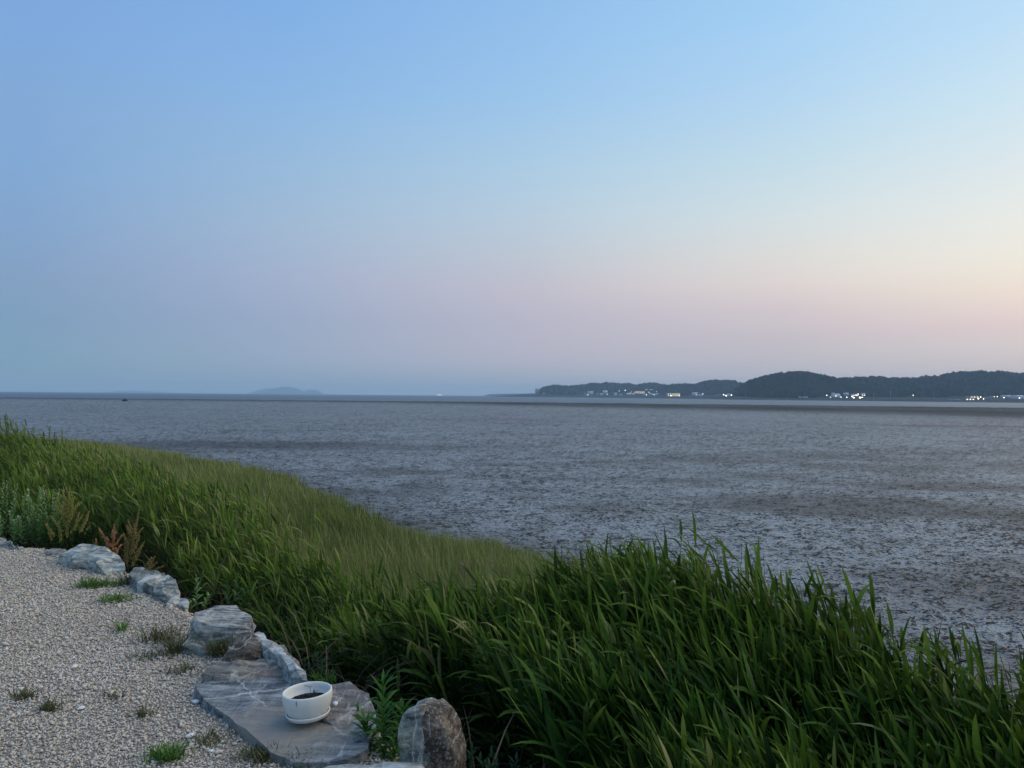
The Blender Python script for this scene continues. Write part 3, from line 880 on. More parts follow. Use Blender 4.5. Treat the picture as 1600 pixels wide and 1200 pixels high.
lean = np.clip(rng.normal(.19, .09, len(ru)) + .05 * clump, -.02, .4)
paths = reed_path(rx, ry, rz, rlen, lean)
# which reeds show largest: nearest with their heads in the frame
hp, hq, hc = project(paths[:, -1])
score = dist + np.where((hp > 20) & (hp < 1590) & (hq > 700) & (hq < 1180), 0, 100) + np.where(rtop < -.35, 2, 0)
single = np.zeros(len(ru), bool); single[np.argsort(score)[:290]] = True

acc = Acc(); sacc = Acc()
bulk = ~single
bp_ = paths[bulk]; bl = rlen[bulk]; bd = dist[bulk]; N = len(bp_)
sacc.add(*(lambda r: (r[0], r[1], r[2], rng.random(N), r[3]))(tubes(bp_[:, ::2], np.interp(bd, [3, 20], [.0035, .006]))))


def leaf_params(path, L, tfrac):
    """position along path at fraction"""
    K = path.shape[1]; f = tfrac * (K - 1); i = np.clip(f.astype(int), 0, K - 2); fr = (f - i)[:, None]
    n = np.arange(len(path))
    return path[n, i] * (1 - fr) + path[n, i + 1] * fr


NL = 12
straw = rng.random(N) < .018
tn = noise2(rx[bulk], ry[bulk], .6, 3, 66)
for k in range(NL):
    tf = 0.34 + 0.65 * ((k + rng.random(N) * .8) / NL) ** .8
    sel = (bl > .8) | (tf > .4)
    nearf = bd < 8.5
    for near_ in (True, False):
        ss = sel & (nearf == near_)
        if not near_ and k % 2 == 1 and k < 10: continue
        n = ss.sum()
        if n == 0: continue
        base = leaf_params(bp_[ss], bl[ss], tf[ss])
        az = WIND + rng.normal(0, .8, n)
        el0 = rng.normal(1.02, .22, n); el1 = el0 - np.abs(rng.normal(.45, .38, n)) - (rng.random(n) < .20) * 1.0
        topl = (tf[ss] > .84) & (rng.random(n) < .33)
        el0 = np.where(topl, rng.normal(1.36, .14, n), el0); el1 = np.where(topl, el0 - np.abs(rng.normal(.18, .2, n)), el1)
        Lf = rng.uniform(.20, .40, n) * np.interp(tf[ss], [.2, .5, 1], [.75, 1.05, .75]) * np.interp(bd[ss], [4, 9], [1, .85])
        Wd = rng.uniform(.014, .031, n) * np.interp(bd[ss], [3, 8, 20], [1, .85, 1.15])
        tint = np.clip(np.interp(tf[ss], [.34, 1], [.02, .64]) + rng.normal(0, .17, n) + .10 * (ru[bulk][ss] > 9) + .42 * tn[ss], 0, .95)  # lower leaves darker: shade inside the bed put into the tint
        tint = np.where((rng.random(n) < .012 + .05 * (tf[ss] < .5)) | straw[ss], .97, tint)
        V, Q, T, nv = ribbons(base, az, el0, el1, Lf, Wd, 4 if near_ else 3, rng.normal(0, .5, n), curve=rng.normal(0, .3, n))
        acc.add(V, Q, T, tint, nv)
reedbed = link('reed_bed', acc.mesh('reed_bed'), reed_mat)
tag(reedbed, 'dense mass of windblown green reed leaves along the bank below the gravel', 'reed bed', kind='stuff')
rst = link('reed_stems', sacc.mesh('reed_stems'), stem_mat)
tag(rst, 'crowded thin stems standing inside the green reed bed', 'reed stems', kind='stuff')

# single reeds, nearest the camera: stem + each leaf of its own (shared leaf meshes)
leaf_variants = []
for k in range(14):
    V, Q, T, nv = ribbons(np.zeros((1, 3)), 0.0, np.array([rng.normal(1.12, .12)]), np.array([rng.choice([.95, .8, .6, .4, .1, -.3])]) + rng.normal(0, .1, 1), 1.0,
                          rng.uniform(.056, .095), 7, np.array([rng.normal(0, .45)]), prof=np.array([.3, .75, 1, 1, .9, .7, .4, 0]), curve=rng.normal(0, .35))
    me = mesh_np('leaf', V, quads=Q, tris=T); me.materials.append(reed_obj_mat); leaf_variants.append(me)
idxs = np.where(single)[0]
for i in idxs:
    P_ = paths[i]; base = Vector(P_[0])
    root = empty('reed', base)
    right_side = hp[i] > 760
    tag(root, 'one tall green reed leaning left in the near dark clump at right' if right_side else 'one green reed on the bank in front of the pale marsh grass',
        'reed', 'reeds of the near right clump' if right_side else 'reeds of the middle bank')
    V, Q, T, nv = tubes((P_ - P_[0])[None], np.array([.0038]), .3)
    link('stem', mesh_np('stem', V, quads=Q), stem_obj_mat, root)
    nl = int(8 + rng.integers(0, 3))
    for k in range(nl):
        tf = .38 + .60 * (k + random.random() * .7) / nl
        f = tf * 6; a = min(int(f), 5); q = P_[a] + (P_[a + 1] - P_[a]) * (f - a) - P_[0]
        lo = bpy.data.objects.new('leaf', random.choice(leaf_variants)); COL.objects.link(lo); lo.parent = root
        lo.location = q
        s = random.uniform(.24, .41) * (0.75 + .5 * min(tf, .7)) * (1.0 if tf < .9 else .8)
        lo.rotation_euler = (0, 0, WIND + random.gauss(0, .8)); lo.scale = (s, s, s)
        if tf > .8 and random.random() < .4: lo.rotation_euler.y = -.22

# dead litter and old stalks on the dark floor of the reed bed
N = 5000
lu, lv, lx, ly = sample_bed(N, .04, .95, 2.0, 13.5)
lz = bank_z(lx, ly) + rng.uniform(.0, .25, len(lx))
n = len(lx)
V, Q, T, nv = ribbons(np.stack([lx, ly, lz], -1), rng.uniform(0, 6.28, n), rng.normal(.3, .5, n), rng.normal(-.2, .4, n), rng.uniform(.2, .7, n), rng.uniform(.006, .012, n), 3)
a2 = Acc(); a2.add(V, Q, T, rng.random(n), nv)
litter_mat = leaf_mat('dead_reed_litter', [(0, (.035, .026, .016)), (.7, (.07, .055, .032)), (1, (.17, .13, .075))], trans=.05, rough=.8)
tag(link('reed_litter', a2.mesh('reed_litter'), litter_mat), 'brown dead leaves and stalks lying under the reeds', 'litter', kind='stuff')

# ------------------------------------------------------------------ low marsh grass on the mud edge
poly_in = OUTER
N = 330000
gx_ = rng.uniform(-46, 2.2, N); gy_ = rng.uniform(5.5, 60, N)
so = seg_dist(gx_, gy_, OUTER); sm = seg_dist(gx_, gy_, MARSH)
edge_noise = 0.9 * noise2(gx_, gy_, 0.5, 3, 71)
edge_noise = edge_noise + .8 * noise2(gx_, gy_, 1.6, 2, 73)
okm = (so > -.35) & (sm + edge_noise * np.interp(gy_, [8, 30], [.55, 1.3]) < 0)
px_, py_, pc_ = project(np.stack([gx_, gy_, np.full(N, -1.4)], -1))
okm &= (px_ > -60) & (px_ < 1000) & (py_ > 560)
dd = np.hypot(gx_, gy_)
okm &= rng.random(N) < np.interp(dd, [8, 14, 25, 45], [1.0, 1.0, .75, .45])
gx_, gy_, dd, sm, so = gx_[okm], gy_[okm], dd[okm], sm[okm], so[okm]
extra = 5                                   # blades per root, for density near the camera
reps = np.interp(dd, [6, 12, 22, 45], [11, 8, 3.2, 1.4]); reps = (reps + rng.random(len(reps))).astype(int)
gx_ = np.repeat(gx_, reps); gy_ = np.repeat(gy_, reps); dd = np.repeat(dd, reps); sm = np.repeat(sm, reps)
n = len(gx_)
gx_ = gx_ + rng.normal(0, .10, n); gy_ = gy_ + rng.normal(0, .12, n)
print('marsh blades', n)
gz = np.maximum(bank_z(gx_, gy_), MUD_Z - .02)
edgefade = np.clip(-sm / 1.6, .25, 1) ** .5
hN = noise2(gx_, gy_, .35, 3, 81)
gh = (0.62 + .16 * hN + rng.normal(0, .07, n)) * edgefade
tall = rng.random(n) < .05
gh = gh * (1 + .30 * noise2(gx_, gy_, 1.8, 2, 85)) * np.where(tall, 1.55, 1)
gh = np.maximum(gh, .15)
sparse = np.exp(-(((gx_ + 3.6) / 1.8) ** 2 + ((gy_ - 16.5) / 1.6) ** 2))
gh = gh * (1 - .25 * sparse)
w_ = np.interp(dd, [6, 15, 45], [.006, .011, .032])
V, Q, T, nv = ribbons(np.stack([gx_, gy_, gz], -1), WIND + rng.normal(0, 1.3, n), rng.normal(1.42, .12, n), rng.normal(1.05, .28, n), gh, w_, 2,
                      rng.normal(0, .6, n), prof=np.array([.8, .9, 0]))
a3 = Acc()
tint = np.clip(.45 + .35 * noise2(gx_, gy_, .25, 3, 91) + rng.normal(0, .2, n) - .35 * sparse, 0, 1)
tint = np.where(tall, np.clip(tint + .4, 0, 1), tint)
a3.add(V, Q, T, tint, nv)
marsh_mat = leaf_mat('marsh_grass_blade', [(0, (.075, .10, .025)), (.35, (.165, .205, .050)), (.75, (.27, .30, .085)), (1, (.38, .37, .16))], trans=.2, rough=.7, spec=.15)
tag(link('marsh_grass', a3.mesh('marsh_grass'), marsh_mat), 'low olive marsh grass between the green reeds and the mudflat', 'marsh grass', kind='stuff')

# a few dry plumes above the marsh grass
plume_mat = leaf_mat('dry_plume', [(0, (.16, .12, .08)), (1, (.34, .26, .19))], trans=.2, rough=.9)
for px, py, d_, lb in [(725, 880, 7.6, 'pinkish dry reed plume left of centre above the marsh grass'), (618, 915, 7.2, 'smaller dry plume lower left of the pinkish one'), (770, 872, 9.5, 'thin pale plume right of the pinkish one')]:
    top = at_depth(px, py, d_); gz0 = float(bank_z(np.array([top.x]), np.array([top.y]))[0])
    root = empty('reed_plume', (top.x + .05, top.y, gz0)); tag(root, lb, 'dry reed')
    h = top.z - gz0
    tt = np.linspace(0, 1, 6); pth = np.stack([-.05 * tt ** 2, 0 * tt, h * tt], -1)[None]
    V, Q, T, nv = tubes(pth, np.array([.004])); link('stem', mesh_np('stem', V, quads=Q), litter_mat, root)
    nb = 46 if 'pinkish dry' in lb else 26
    bz = h * (1 - rng.random(nb) * .16 / h); bb = np.stack([rng.normal(-.05, .008, nb), rng.normal(0, .008, nb), bz], -1)
    V, Q, T, nv = ribbons(bb, rng.normal(math.pi * .9, 1.2, nb), rng.normal(.9, .3, nb), rng.normal(.1, .4, nb), rng.uniform(.03, .08, nb), np.full(nb, .007), 3)
    ac = Acc(); ac.add(V, Q, T, rng.random(nb), nv); link('seed_head', ac.mesh('seed_head'), plume_mat, root)

# ------------------------------------------------------------------ gravel
N = 620000
sx_ = rng.uniform(-8.5, .6, N); sy_ = rng.uniform(2.4, 9.2, N)
sg = seg_dist(sx_, sy_, EDGE)
px_, py_, pc_ = project(np.stack([sx_, sy_, np.zeros(N)], -1))
okg = (sg < .03) & (px_ > -90) & (px_ < 760) & (py_ < 1290)
okg &= rng.random(N) < np.interp(sy_, [2.4, 4, 8], [1.0, .85, .45])
okg &= (sg < -.10) | (rng.random(N) < .5)
sx_, sy_, sg = sx_[okg], sy_[okg], sg[okg]
N = min(len(sx_), 74000); sx_, sy_, sg = sx_[:N], sy_[:N], sg[:N]
print('pebbles', N)
octv = np.array([(1, 0, 0), (-1, 0, 0), (0, 1, 0), (0, -1, 0), (0, 0, 1), (0, 0, -1)], float)
octf = np.array([(0, 2, 4), (2, 1, 4), (1, 3, 4), (3, 0, 4), (2, 0, 5), (1, 2, 5), (3, 1, 5), (0, 3, 5)])
size = np.exp(rng.normal(math.log(.0061), .30, N)) * np.interp(sy_, [3, 8], [.95, 1.25])
V = np.repeat(octv[None], N, 0) * rng.uniform(.6, 1.35, (N, 6, 1)) + rng.normal(0, .18, (N, 6, 3))
V *= np.stack([rng.uniform(.9, 1.5, N), rng.uniform(.6, 1.0, N), rng.uniform(.45, .8, N)], -1)[:, None, :]
a1 = rng.uniform(0, 6.28, N); a2_ = rng.normal(0, .45, N)
c1_, s1_ = np.cos(a2_), np.sin(a2_)
V = np.stack([V[..., 0] * c1_[:, None] + V[..., 2] * s1_[:, None], V[..., 1], -V[..., 0] * s1_[:, None] + V[..., 2] * c1_[:, None]], -1)
c1_, s1_ = np.cos(a1), np.sin(a1)
V = np.stack([V[..., 0] * c1_[:, None] - V[..., 1] * s1_[:, None], V[..., 0] * s1_[:, None] + V[..., 1] * c1_[:, None], V[..., 2]], -1)
V = V * size[:, None, None]
V += np.stack([sx_, sy_, bank_z(sx_, sy_) + size * rng.uniform(.1, 1.0, N)], -1)[:, None, :]
Fc = octf[None] + (np.arange(N) * 6)[:, None, None]
m, t, b = material('gravel_chips')
at = t.node('ShaderNodeAttribute', attribute_name='tint')
t.link(t.ramp(at.outputs['Fac'], [(0, (.48, .415, .33, 1)), (.22, (.57, .495, .39, 1)), (.6, (.65, .57, .45, 1)), (.97, (.70, .63, .51, 1)), (.998, (.85, .81, .74, 1))]), b.inputs['Base Color'])
b.inputs['Roughness'].default_value = .85; b.inputs['Specular IOR Level'].default_value = .25
tint = np.clip(rng.random(N) + .18 * noise2(sx_, sy_, 1.6, 3, 15), 0, 1)
gravel = link('gravel', mesh_np('gravel', V.reshape(-1, 3), tris=Fc.reshape(-1, 3), attrs={'tint': np.repeat(tint, 6)}, smooth=False), m)
tag(gravel, 'loose beige and grey gravel chips covering the top of the bank', 'gravel', kind='stuff')

# ------------------------------------------------------------------ rocks
def rock_mat(name, base, alt, vein=(.66, .70, .68), vein_amt=.5, streak_rot=(0, 0, 0), streak=6.0, brown=None, brown_amt=0.0, seed=0.0, dirt=None, lines=(), speckle=0.0, warpk=.07):
    warm = lambda c: (min(c[0] * 1.06, .9), c[1], c[2] * .88)
    base, alt, vein = warm(base), warm(alt), warm(vein)
    m, t, b = material(name)
    tc = t.node('ShaderNodeTexCoord')
    co = t.mapping(tc.outputs['Object'], loc=(seed, seed * .7, seed * .3))
    warp = t.noise(co, 5.0, 3, .6, out=1)
    vm = t.node('ShaderNodeVectorMath', operation='MULTIPLY_ADD'); t.link(warp, vm.inputs[0]); vm.inputs[1].default_value = (warpk, warpk, warpk); t.link(co, vm.inputs[2])
    cw = vm.outputs[0]
    st = t.mapping(cw, rot=streak_rot, scale=(2.0, 11 * streak / 6, 14))
    s1 = t.noise(st, 2.2, 6, .62)
    col = t.ramp(s1, [(.34, tuple(c * .35 for c in base) + (1,)), (.46, base + (1,)), (.56, alt + (1,)), (.66, tuple(min(c * 1.6, .75) for c in alt) + (1,))])
    if brown:
        bn = t.noise(co, 3.1, 4, .6)
        col = t.mix(t.ramp(bn, [(.52 - .12 * brown_amt, 0.0), (.60 - .12 * brown_amt, brown_amt)]), col, t.mix(s1, tuple(c * .6 for c in brown) + (1,), tuple(c * 1.3 for c in brown) + (1,)))
    # quartz veins: thin zero crossings of warped noise, two directions
    for k, (rot, sc, wd, am) in enumerate([((.3, .2, .5), 1.9, .014, 1.0), ((.9, -.4, 1.9), 3.3, .010, .8), ((0, .5, 1.1), 6.5, .010, .55)]):
        vmap = t.mapping(cw, loc=(k * 3.1, 1.7 * k, 0), rot=rot, scale=(1, .45, 1))
        vn = t.noise(vmap, sc, 2, .5)
        dv = t.math('ABSOLUTE', t.math('SUBTRACT', vn, .5))
        line = t.ramp(dv, [(0.0, 1.0), (wd, .8), (wd * 2.0, 0.0)])
        gate = t.ramp(t.noise(co, 2.3 + k, 2), [(.42, 0.0), (.56, 1.0)])
        col = t.mix(t.math('MULTIPLY', t.math('MULTIPLY', line, gate), vein_amt * am), col, vein + (1,))
    # lichen / pale patches
    pn = t.noise(co, 7, 5, .65)
    col = t.mix(t.ramp(pn, [(.62, 0.0), (.70, .55 * vein_amt)]), col, vein + (1,))
    for rot_, sc_k, thr in ((0.0, 1.0, .61), (.35, 1.7, .635)):
        scr = t.noise(t.mapping(co, rot=(streak_rot[0], streak_rot[1], streak_rot[2] + rot_ + 1.57), scale=(26 * sc_k, 2.6 * sc_k, 26 * sc_k)), 1.6, 4, .7)
        col = t.mix(t.ramp(scr, [(thr - .03, 0.0), (thr + .04, .42)]), col, vein + (1,))
        col = t.mix(t.ramp(scr, [(1 - thr - .06, .6), (1 - thr + .02, 0.0)]), col, tuple(c * .22 for c in base) + (1,))
    fine = t.noise(co, 60, 3, .6)
    col = t.mix(t.math('MULTIPLY', fine, .35), col, tuple(c * .5 for c in base) + (1,))
    geo_ = t.node('ShaderNodeNewGeometry')
    wpos = t.node('ShaderNodeVectorMath', operation='MULTIPLY_ADD'); t.link(t.noise(tc.outputs['Object'], 9, 4, .65, out=1), wpos.inputs[0]); wpos.inputs[1].default_value = (.075, .075, .075); t.link(geo_.outputs['Position'], wpos.inputs[2])
    for a_, b_, wd_ in lines:
        # a quartz seam: a thin sheet through the stone between two points
        ab = Vector(b_) - Vector(a_); L_ = ab.length; ab.normalize()
        nn_ = ab.cross(Vector((0, 0, 1))) if abs(ab.z) < .7 else ab.cross(Vector((0, 1, 0)))
        nn_.normalize()
        off = (Vector(a_) + Vector((.0375, .0375, .0375)))
        sb = t.node('ShaderNodeVectorMath', operation='SUBTRACT'); t.link(wpos.outputs[0], sb.inputs[0]); sb.inputs[1].default_value = off
        d1 = t.node('ShaderNodeVectorMath', operation='DOT_PRODUCT'); t.link(sb.outputs[0], d1.inputs[0]); d1.inputs[1].default_value = nn_
        d2 = t.node('ShaderNodeVectorMath', operation='DOT_PRODUCT'); t.link(sb.outputs[0], d2.inputs[0]); d2.inputs[1].default_value = ab
        near = t.math('SUBTRACT', 1.0, t.math('DIVIDE', t.math('ABSOLUTE', d1.outputs['Value']), wd_), clamp=True)
        along = t.math('MULTIPLY', t.math('GREATER_THAN', d2.outputs['Value'], 0.0), t.math('LESS_THAN', d2.outputs['Value'], L_))
        brk = t.ramp(t.noise(tc.outputs['Object'], 14, 4, .7), [(.38, .15), (.6, 1.0)])
        col = t.mix(t.math('MULTIPLY', t.math('MULTIPLY', t.ramp(near, [(0, 0), (.9, .8)]), along), brk), col, vein + (1,))
    if speckle:
        vo_ = t.node('ShaderNodeTexVoronoi'); t.link(co, vo_.inputs['Vector']); vo_.inputs['Scale'].default_value = 48
        col = t.mix(t.math('MULTIPLY', t.ramp(vo_.outputs['Distance'], [(.16, 1.0), (.34, 0.0)]), speckle), col, (.36, .31, .27, 1))
    if dirt:
        # sandy film caught in the hollow: local patch on the slab
        dm = t.node('ShaderNodeVectorMath', operation='DISTANCE'); 
        sc_ = t.mapping(geo_.outputs['Position'], scale=(1, 1.25, 0)); t.link(sc_, dm.inputs[0]); dm.inputs[1].default_value = (dirt[0], dirt[1] * 1.25, 0)
        dn = t.math('ADD', dm.outputs['Value'], t.math('MULTIPLY', t.math('SUBTRACT', t.noise(co, 6, 4), .5), .25))
        col = t.mix(t.ramp(t.math('DIVIDE', dn, dirt[2] * 2), [(.30, .88), (.62, 0.0)]), col, (.30, .27, .22, 1))
    t.link(col, b.inputs['Base Color'])
    b.inputs['Roughness'].default_value = .75; b.inputs['Specular IOR Level'].default_value = .3
    bp = t.node('ShaderNodeBump'); bp.inputs['Distance'].default_value = .02; bp.inputs['Strength'].default_value = .9
    t.link(t.math('ADD', s1, t.math('MULTIPLY', fine, .3)), bp.inputs['Height']); t.link(bp.outputs[0], b.inputs['Normal'])
    return m


def prism_rock(name, label, top, bottom, mat, voxel=.012, amp=.02, strata=(0, 0, 1), seed=1, smooth_it=1, strata_freq=32, strata_amp=.006, facets=650):
    """closed ring top -> ring bottom, voxel remeshed, worn by noise and split along strata"""
    n = len(top)
    c = sum((Vector(p) for p in top), Vector()) / n
    c.z = min(Vector(p).z for p in bottom)
    bm = bmesh.new()
    tv = [bm.verts.new(Vector(p) - c) for p in top]; bv = [bm.verts.new(Vector(p) - c) for p in bottom]
    bm.faces.new(tv); bm.faces.new(bv[::-1])
    for i in range(n):
        j = (i + 1) % n
        bm.faces.new((tv[i], bv[i], bv[j], tv[j]))
    bmesh.ops.recalc_face_normals(bm, faces=bm.faces)
    bmesh.ops.triangulate(bm, faces=[f for f in bm.faces if len(f.verts) > 4])
    me = bpy.data.meshes.new('tmp'); bm.to_mesh(me); bm.free()
    o = bpy.data.objects.new('tmp', me); COL.objects.link(o)
    md_ = o.modifiers.new('r', 'REMESH'); md_.mode = 'VOXEL'; md_.voxel_size = voxel
    ms = o.modifiers.new('s', 'SMOOTH'); ms.iterations = smooth_it; ms.factor = .5
    dg = bpy.context.evaluated_depsgraph_get(); ev = o.evaluated_get(dg); me2 = bpy.data.meshes.new_from_object(ev)
    bpy.data.objects.remove(o)
    co = np.zeros(len(me2.vertices) * 3, np.float32); me2.vertices.foreach_get('co', co); co = co.reshape(-1, 3).astype(float)
    no = np.zeros(len(me2.vertices) * 3, np.float32); me2.vertices.foreach_get('normal', no); no = no.reshape(-1, 3).astype(float)
    s = np.array(strata, float); s /= np.linalg.norm(s)
    q = co + .05 * np.stack([fbm(co * 5, 2, seed + 9), fbm(co * 5 + 40, 2, seed + 3), fbm(co * 5 + 80, 2, seed + 5)], -1)
    lay = q @ s * strata_freq
    step = np.abs((lay - np.floor(lay)) - .5) * 2
    side = 1 - np.abs(no @ s)
    # chipped facets: quantised coarse noise
    fc_ = fbm(co * 7, 2, seed + 21); fac_ = np.round(fc_ * 4) / 4
    cell = np.abs(fbm(co * 9 + 5, 2, seed + 31))
    disp = amp * fbm(co * 3.2, 3, seed) + amp * 1.4 * fac_ + amp * .9 * (cell - .2) + amp * .4 * fbm(co * 30, 3, seed + 4) + strata_amp * (step - .5) * (.25 + side)
    co = co + no * disp[:, None]
    me2.vertices.foreach_set('co', co.astype(np.float32).ravel()); me2.update()
    o = bpy.data.objects.new('tmp', me2); COL.objects.link(o)
    dm_ = o.modifiers.new('d', 'DECIMATE'); dm_.ratio = min(1.0, facets / max(1, len(me2.polygons) * 2))
    dg = bpy.context.evaluated_depsgraph_get(); me3 = bpy.data.meshes.new_from_object(o.evaluated_get(dg))
    bpy.data.objects.remove(o); me2 = me3
    me2.polygons.foreach_set('use_smooth', np.zeros(len(me2.polygons), bool))
    me2.name = name; me2.materials.clear(); me2.materials.append(mat)
    o = link(name, me2); o.location = c
    tag(o, label, 'rock', 'rocks edging the gravel bank')
    return o


def slab(label, outline, z0, thick, mat, seed, zn=0.0, grow=1.0, pw=.55, **kw):
    ymin = min(p[1] for p in outline); ymax = max(p[1] for p in outline)
    top = []
    for p in outline:
        fr = ((ymax - p[1]) / (ymax - ymin)) ** pw
        top.append(on_plane(p[0], p[1], zn + (z0 - zn) * fr))
    cx = sum(p.x for p in top) / len(top); cy = sum(p.y for p in top) / len(top)
    bottom = [Vector((cx + (p.x - cx) * grow, cy + (p.y - cy) * grow, -thick)) for p in top]
    return prism_rock('rock', label, top, bottom, mat, seed=seed, **kw)


slate = (.105, .125, .145); slate2 = (.20, .225, .235); brownr = (.13, .105, .085)
dpt = on_plane(420, 1150, .03)
M_slab = rock_mat('slate_slab', (.14, .17, .20), (.25, .285, .31), vein_amt=.3, streak_rot=(0, 0, .35), brown=(.24, .23, .215), brown_amt=.12, seed=1.3, dirt=(dpt.x, dpt.y, .34),
  lines=[(on_plane(306, 1094, .05), on_plane(440, 1079, .05), .016), (on_plane(440, 1079, .05), on_plane(545, 1062, .06), .012), (on_plane(372, 1060, .06), on_plane(415, 1108, .05), .005),
         (on_plane(452, 1160, .04), on_plane(492, 1150, .04), .006), (on_plane(500, 1135, .04), on_plane(560, 1122, .05), .008), (on_plane(505, 1118, .06), on_plane(535, 1148, .05), .007)])
M_brown = rock_mat('brown_schist', (.20, .19, .17), (.31, .30, .275), vein_amt=.5, streak_rot=(0, 0, .2), streak=7, brown=(.19, .145, .11), brown_amt=.5, seed=4.1)
M_blue = rock_mat('veined_slate', (.15, .18, .185), (.26, .295, .295), vein_amt=.8, streak_rot=(0, 0, -.5), seed=7.7,
  lines=[(on_plane(a_, 978, .10), on_plane(b_, 1024, .02), w_) for a_, b_, w_ in ((318, 332, .007), (334, 340, .013), (344, 349, .006), (352, 352, .005))] + [(on_plane(356, 984, .11), on_plane(374, 1000, .08), .03), (on_plane(366, 982, .12), on_plane(392, 986, .12), .02)])
M_striped = rock_mat('striped_slate', (.20, .21, .215), (.42, .43, .42), vein_amt=.6, streak_rot=(0, 0, .45), streak=12, seed=11.2)
M_pale = rock_mat('pale_green_rock', (.27, .31, .30), (.44, .49, .465), vein_amt=.6, streak_rot=(0, 0, .6), seed=15.0)
M_dark = rock_mat('dark_veined_rock', (.12, .14, .14), (.25, .28, .27), vein_amt=1.0, streak_rot=(0, 0, -.9), seed=19.0, warpk=.16)
_v = lambda x, y: at_depth(x, y, 3.05)
M_up = rock_mat('upright_two_tone_rock', (.15, .18, .185), (.25, .28, .28), vein_amt=.5, streak_rot=(1.57, 0, .1), seed=23.0,
  lines=[(_v(656, 1205), _v(663, 1108), .010), (_v(640, 1205), _v(648, 1112), .004), (_v(648, 1205), _v(658, 1150), .008), (_v(662, 1150), _v(666, 1108), .012)])
M_upb = rock_mat('upright_brown_face', (.075, .062, .052), (.14, .115, .095), vein_amt=.25, streak_rot=(0, 0, 0), seed=3.0, speckle=.6, lines=[(_v(673, 1148), _v(669, 1116), .005)])
M_whitish = rock_mat('pale_blue_rock', (.28, .31, .32), (.48, .52, .52), vein=(.7, .74, .74), vein_amt=1.0, streak_rot=(0, 0, .15), seed=29.0)

slab('large flat blue grey slate slab carrying the white pot',
     [(303, 1070), (322, 1066), (345, 1061), (395, 1054), (440, 1060), (482, 1064), (515, 1072), (545, 1082), (575, 1098), (588, 1118), (586, 1140), (572, 1172), (545, 1186), (510, 1190), (460, 1190), (425, 1176), (398, 1152), (372, 1130), (345, 1112), (318, 1094)],
     .06, .35, M_slab, 3, zn=.04, amp=.010, voxel=.013, strata=(.2, -.15, 1), strata_amp=.003)
slab('rounded purplish brown end stone behind the white pot on the slab',
     [(500, 1082), (508, 1069), (525, 1061), (540, 1062), (560, 1072), (580, 1086), (590, 1104), (588, 1124), (565, 1134), (535, 1138), (505, 1120), (492, 1100)], .10, .3,
     rock_mat('purple_brown_rock', (.20, .195, .19), (.32, .31, .30), vein_amt=.6, streak_rot=(0, 0, .8), brown=(.17, .135, .115), brown_amt=.6, seed=33.0), 31, zn=.05, amp=.018, voxel=.013, smooth_it=2)
slab('broad grey brown sloping rock with a pale outer rim behind the slab',
     [(318, 1047), (330, 1036), (352, 1027), (385, 1018), (420, 1010), (442, 1008), (455, 1020), (470, 1038), (484, 1062), (450, 1068), (400, 1062), (345, 1064)], .10, .4, M_brown, 5, zn=.05, amp=.018, voxel=.015, strata=(.1, .5, 1))
slab('pale thin jagged rim stone standing outside the grey brown rock',
     [(396, 990), (404, 985), (413, 986), (420, 998), (440, 1008), (452, 1022), (462, 1036), (474, 1046), (484, 1062), (472, 1064), (455, 1044), (440, 1024), (420, 1014), (405, 1004)], .16, .5,
     M_whitish, 41, zn=.11, amp=.012, voxel=.012, strata=(1, .6, .3), smooth_it=2)
slab('low dark brown wedge rock under the striped rock with crossing veins',
     [(345, 1030), (365, 1004), (380, 996), (398, 990), (408, 1002), (412, 1012), (395, 1018), (365, 1026)], .17, .4, rock_mat('dark_brown_wedge', (.085, .068, .055), (.14, .115, .095), vein_amt=.8, seed=37.0), 8,
     zn=.09, amp=.010, voxel=.013)
slab('blue slate block with wavy white veins beneath the striped rock',
     [(284, 1008), (300, 985), (318, 974), (345, 972), (372, 972), (394, 980), (396, 990), (380, 996), (366, 1004), (350, 1022), (338, 1026), (318, 1020)], .12, .4, M_blue, 6, zn=-.01, amp=.014, voxel=.014)
slab('flat striped grey rock with a rounded outer nose',
     [(300, 962), (318, 952), (345, 946), (368, 945), (384, 952), (397, 962), (399, 974), (392, 984), (370, 982), (345, 978), (318, 978), (304, 974)], .20, .45, M_striped, 7, zn=.13, amp=.014, voxel=.015, strata=(.2, .1, 1), strata_freq=34, strata_amp=.026)
slab('dark rock with bright white swirling veins left of the young weed',
     [(198, 895), (206, 887), (222, 885), (245, 889), (268, 898), (280, 908), (286, 922), (296, 936), (292, 948), (276, 951), (260, 944), (250, 928), (236, 914), (216, 910)], .12, .4, M_dark, 9, zn=-.02, amp=.028, voxel=.014, strata=(.8, .3, .4), strata_amp=.012)
slab('long pale greenish rock with a crest beyond the gravel',
     [(94, 862), (108, 855), (124, 850), (146, 849), (164, 854), (180, 864), (190, 874), (199, 888), (196, 897), (182, 900), (166, 896), (152, 884), (132, 876), (112, 872)], .14, .4, M_pale, 11, zn=-.02, amp=.035, strata=(.3, .5, 1), strata_freq=26, strata_amp=.02, voxel=.016)
slab('small brownish grey rock between the weeds and the pale rock',
     [(68, 860), (80, 856), (95, 858), (104, 864), (100, 872), (80, 872)], .05, .3, M_brown, 12, amp=.02, voxel=.02)
slab('blue grey rock cut by the left edge of the photo',
     [(-30, 842), (-10, 836), (10, 834), (22, 840), (32, 850), (30, 857), (5, 858), (-30, 858)], .12, .4, M_blue, 13, amp=.035, voxel=.024)

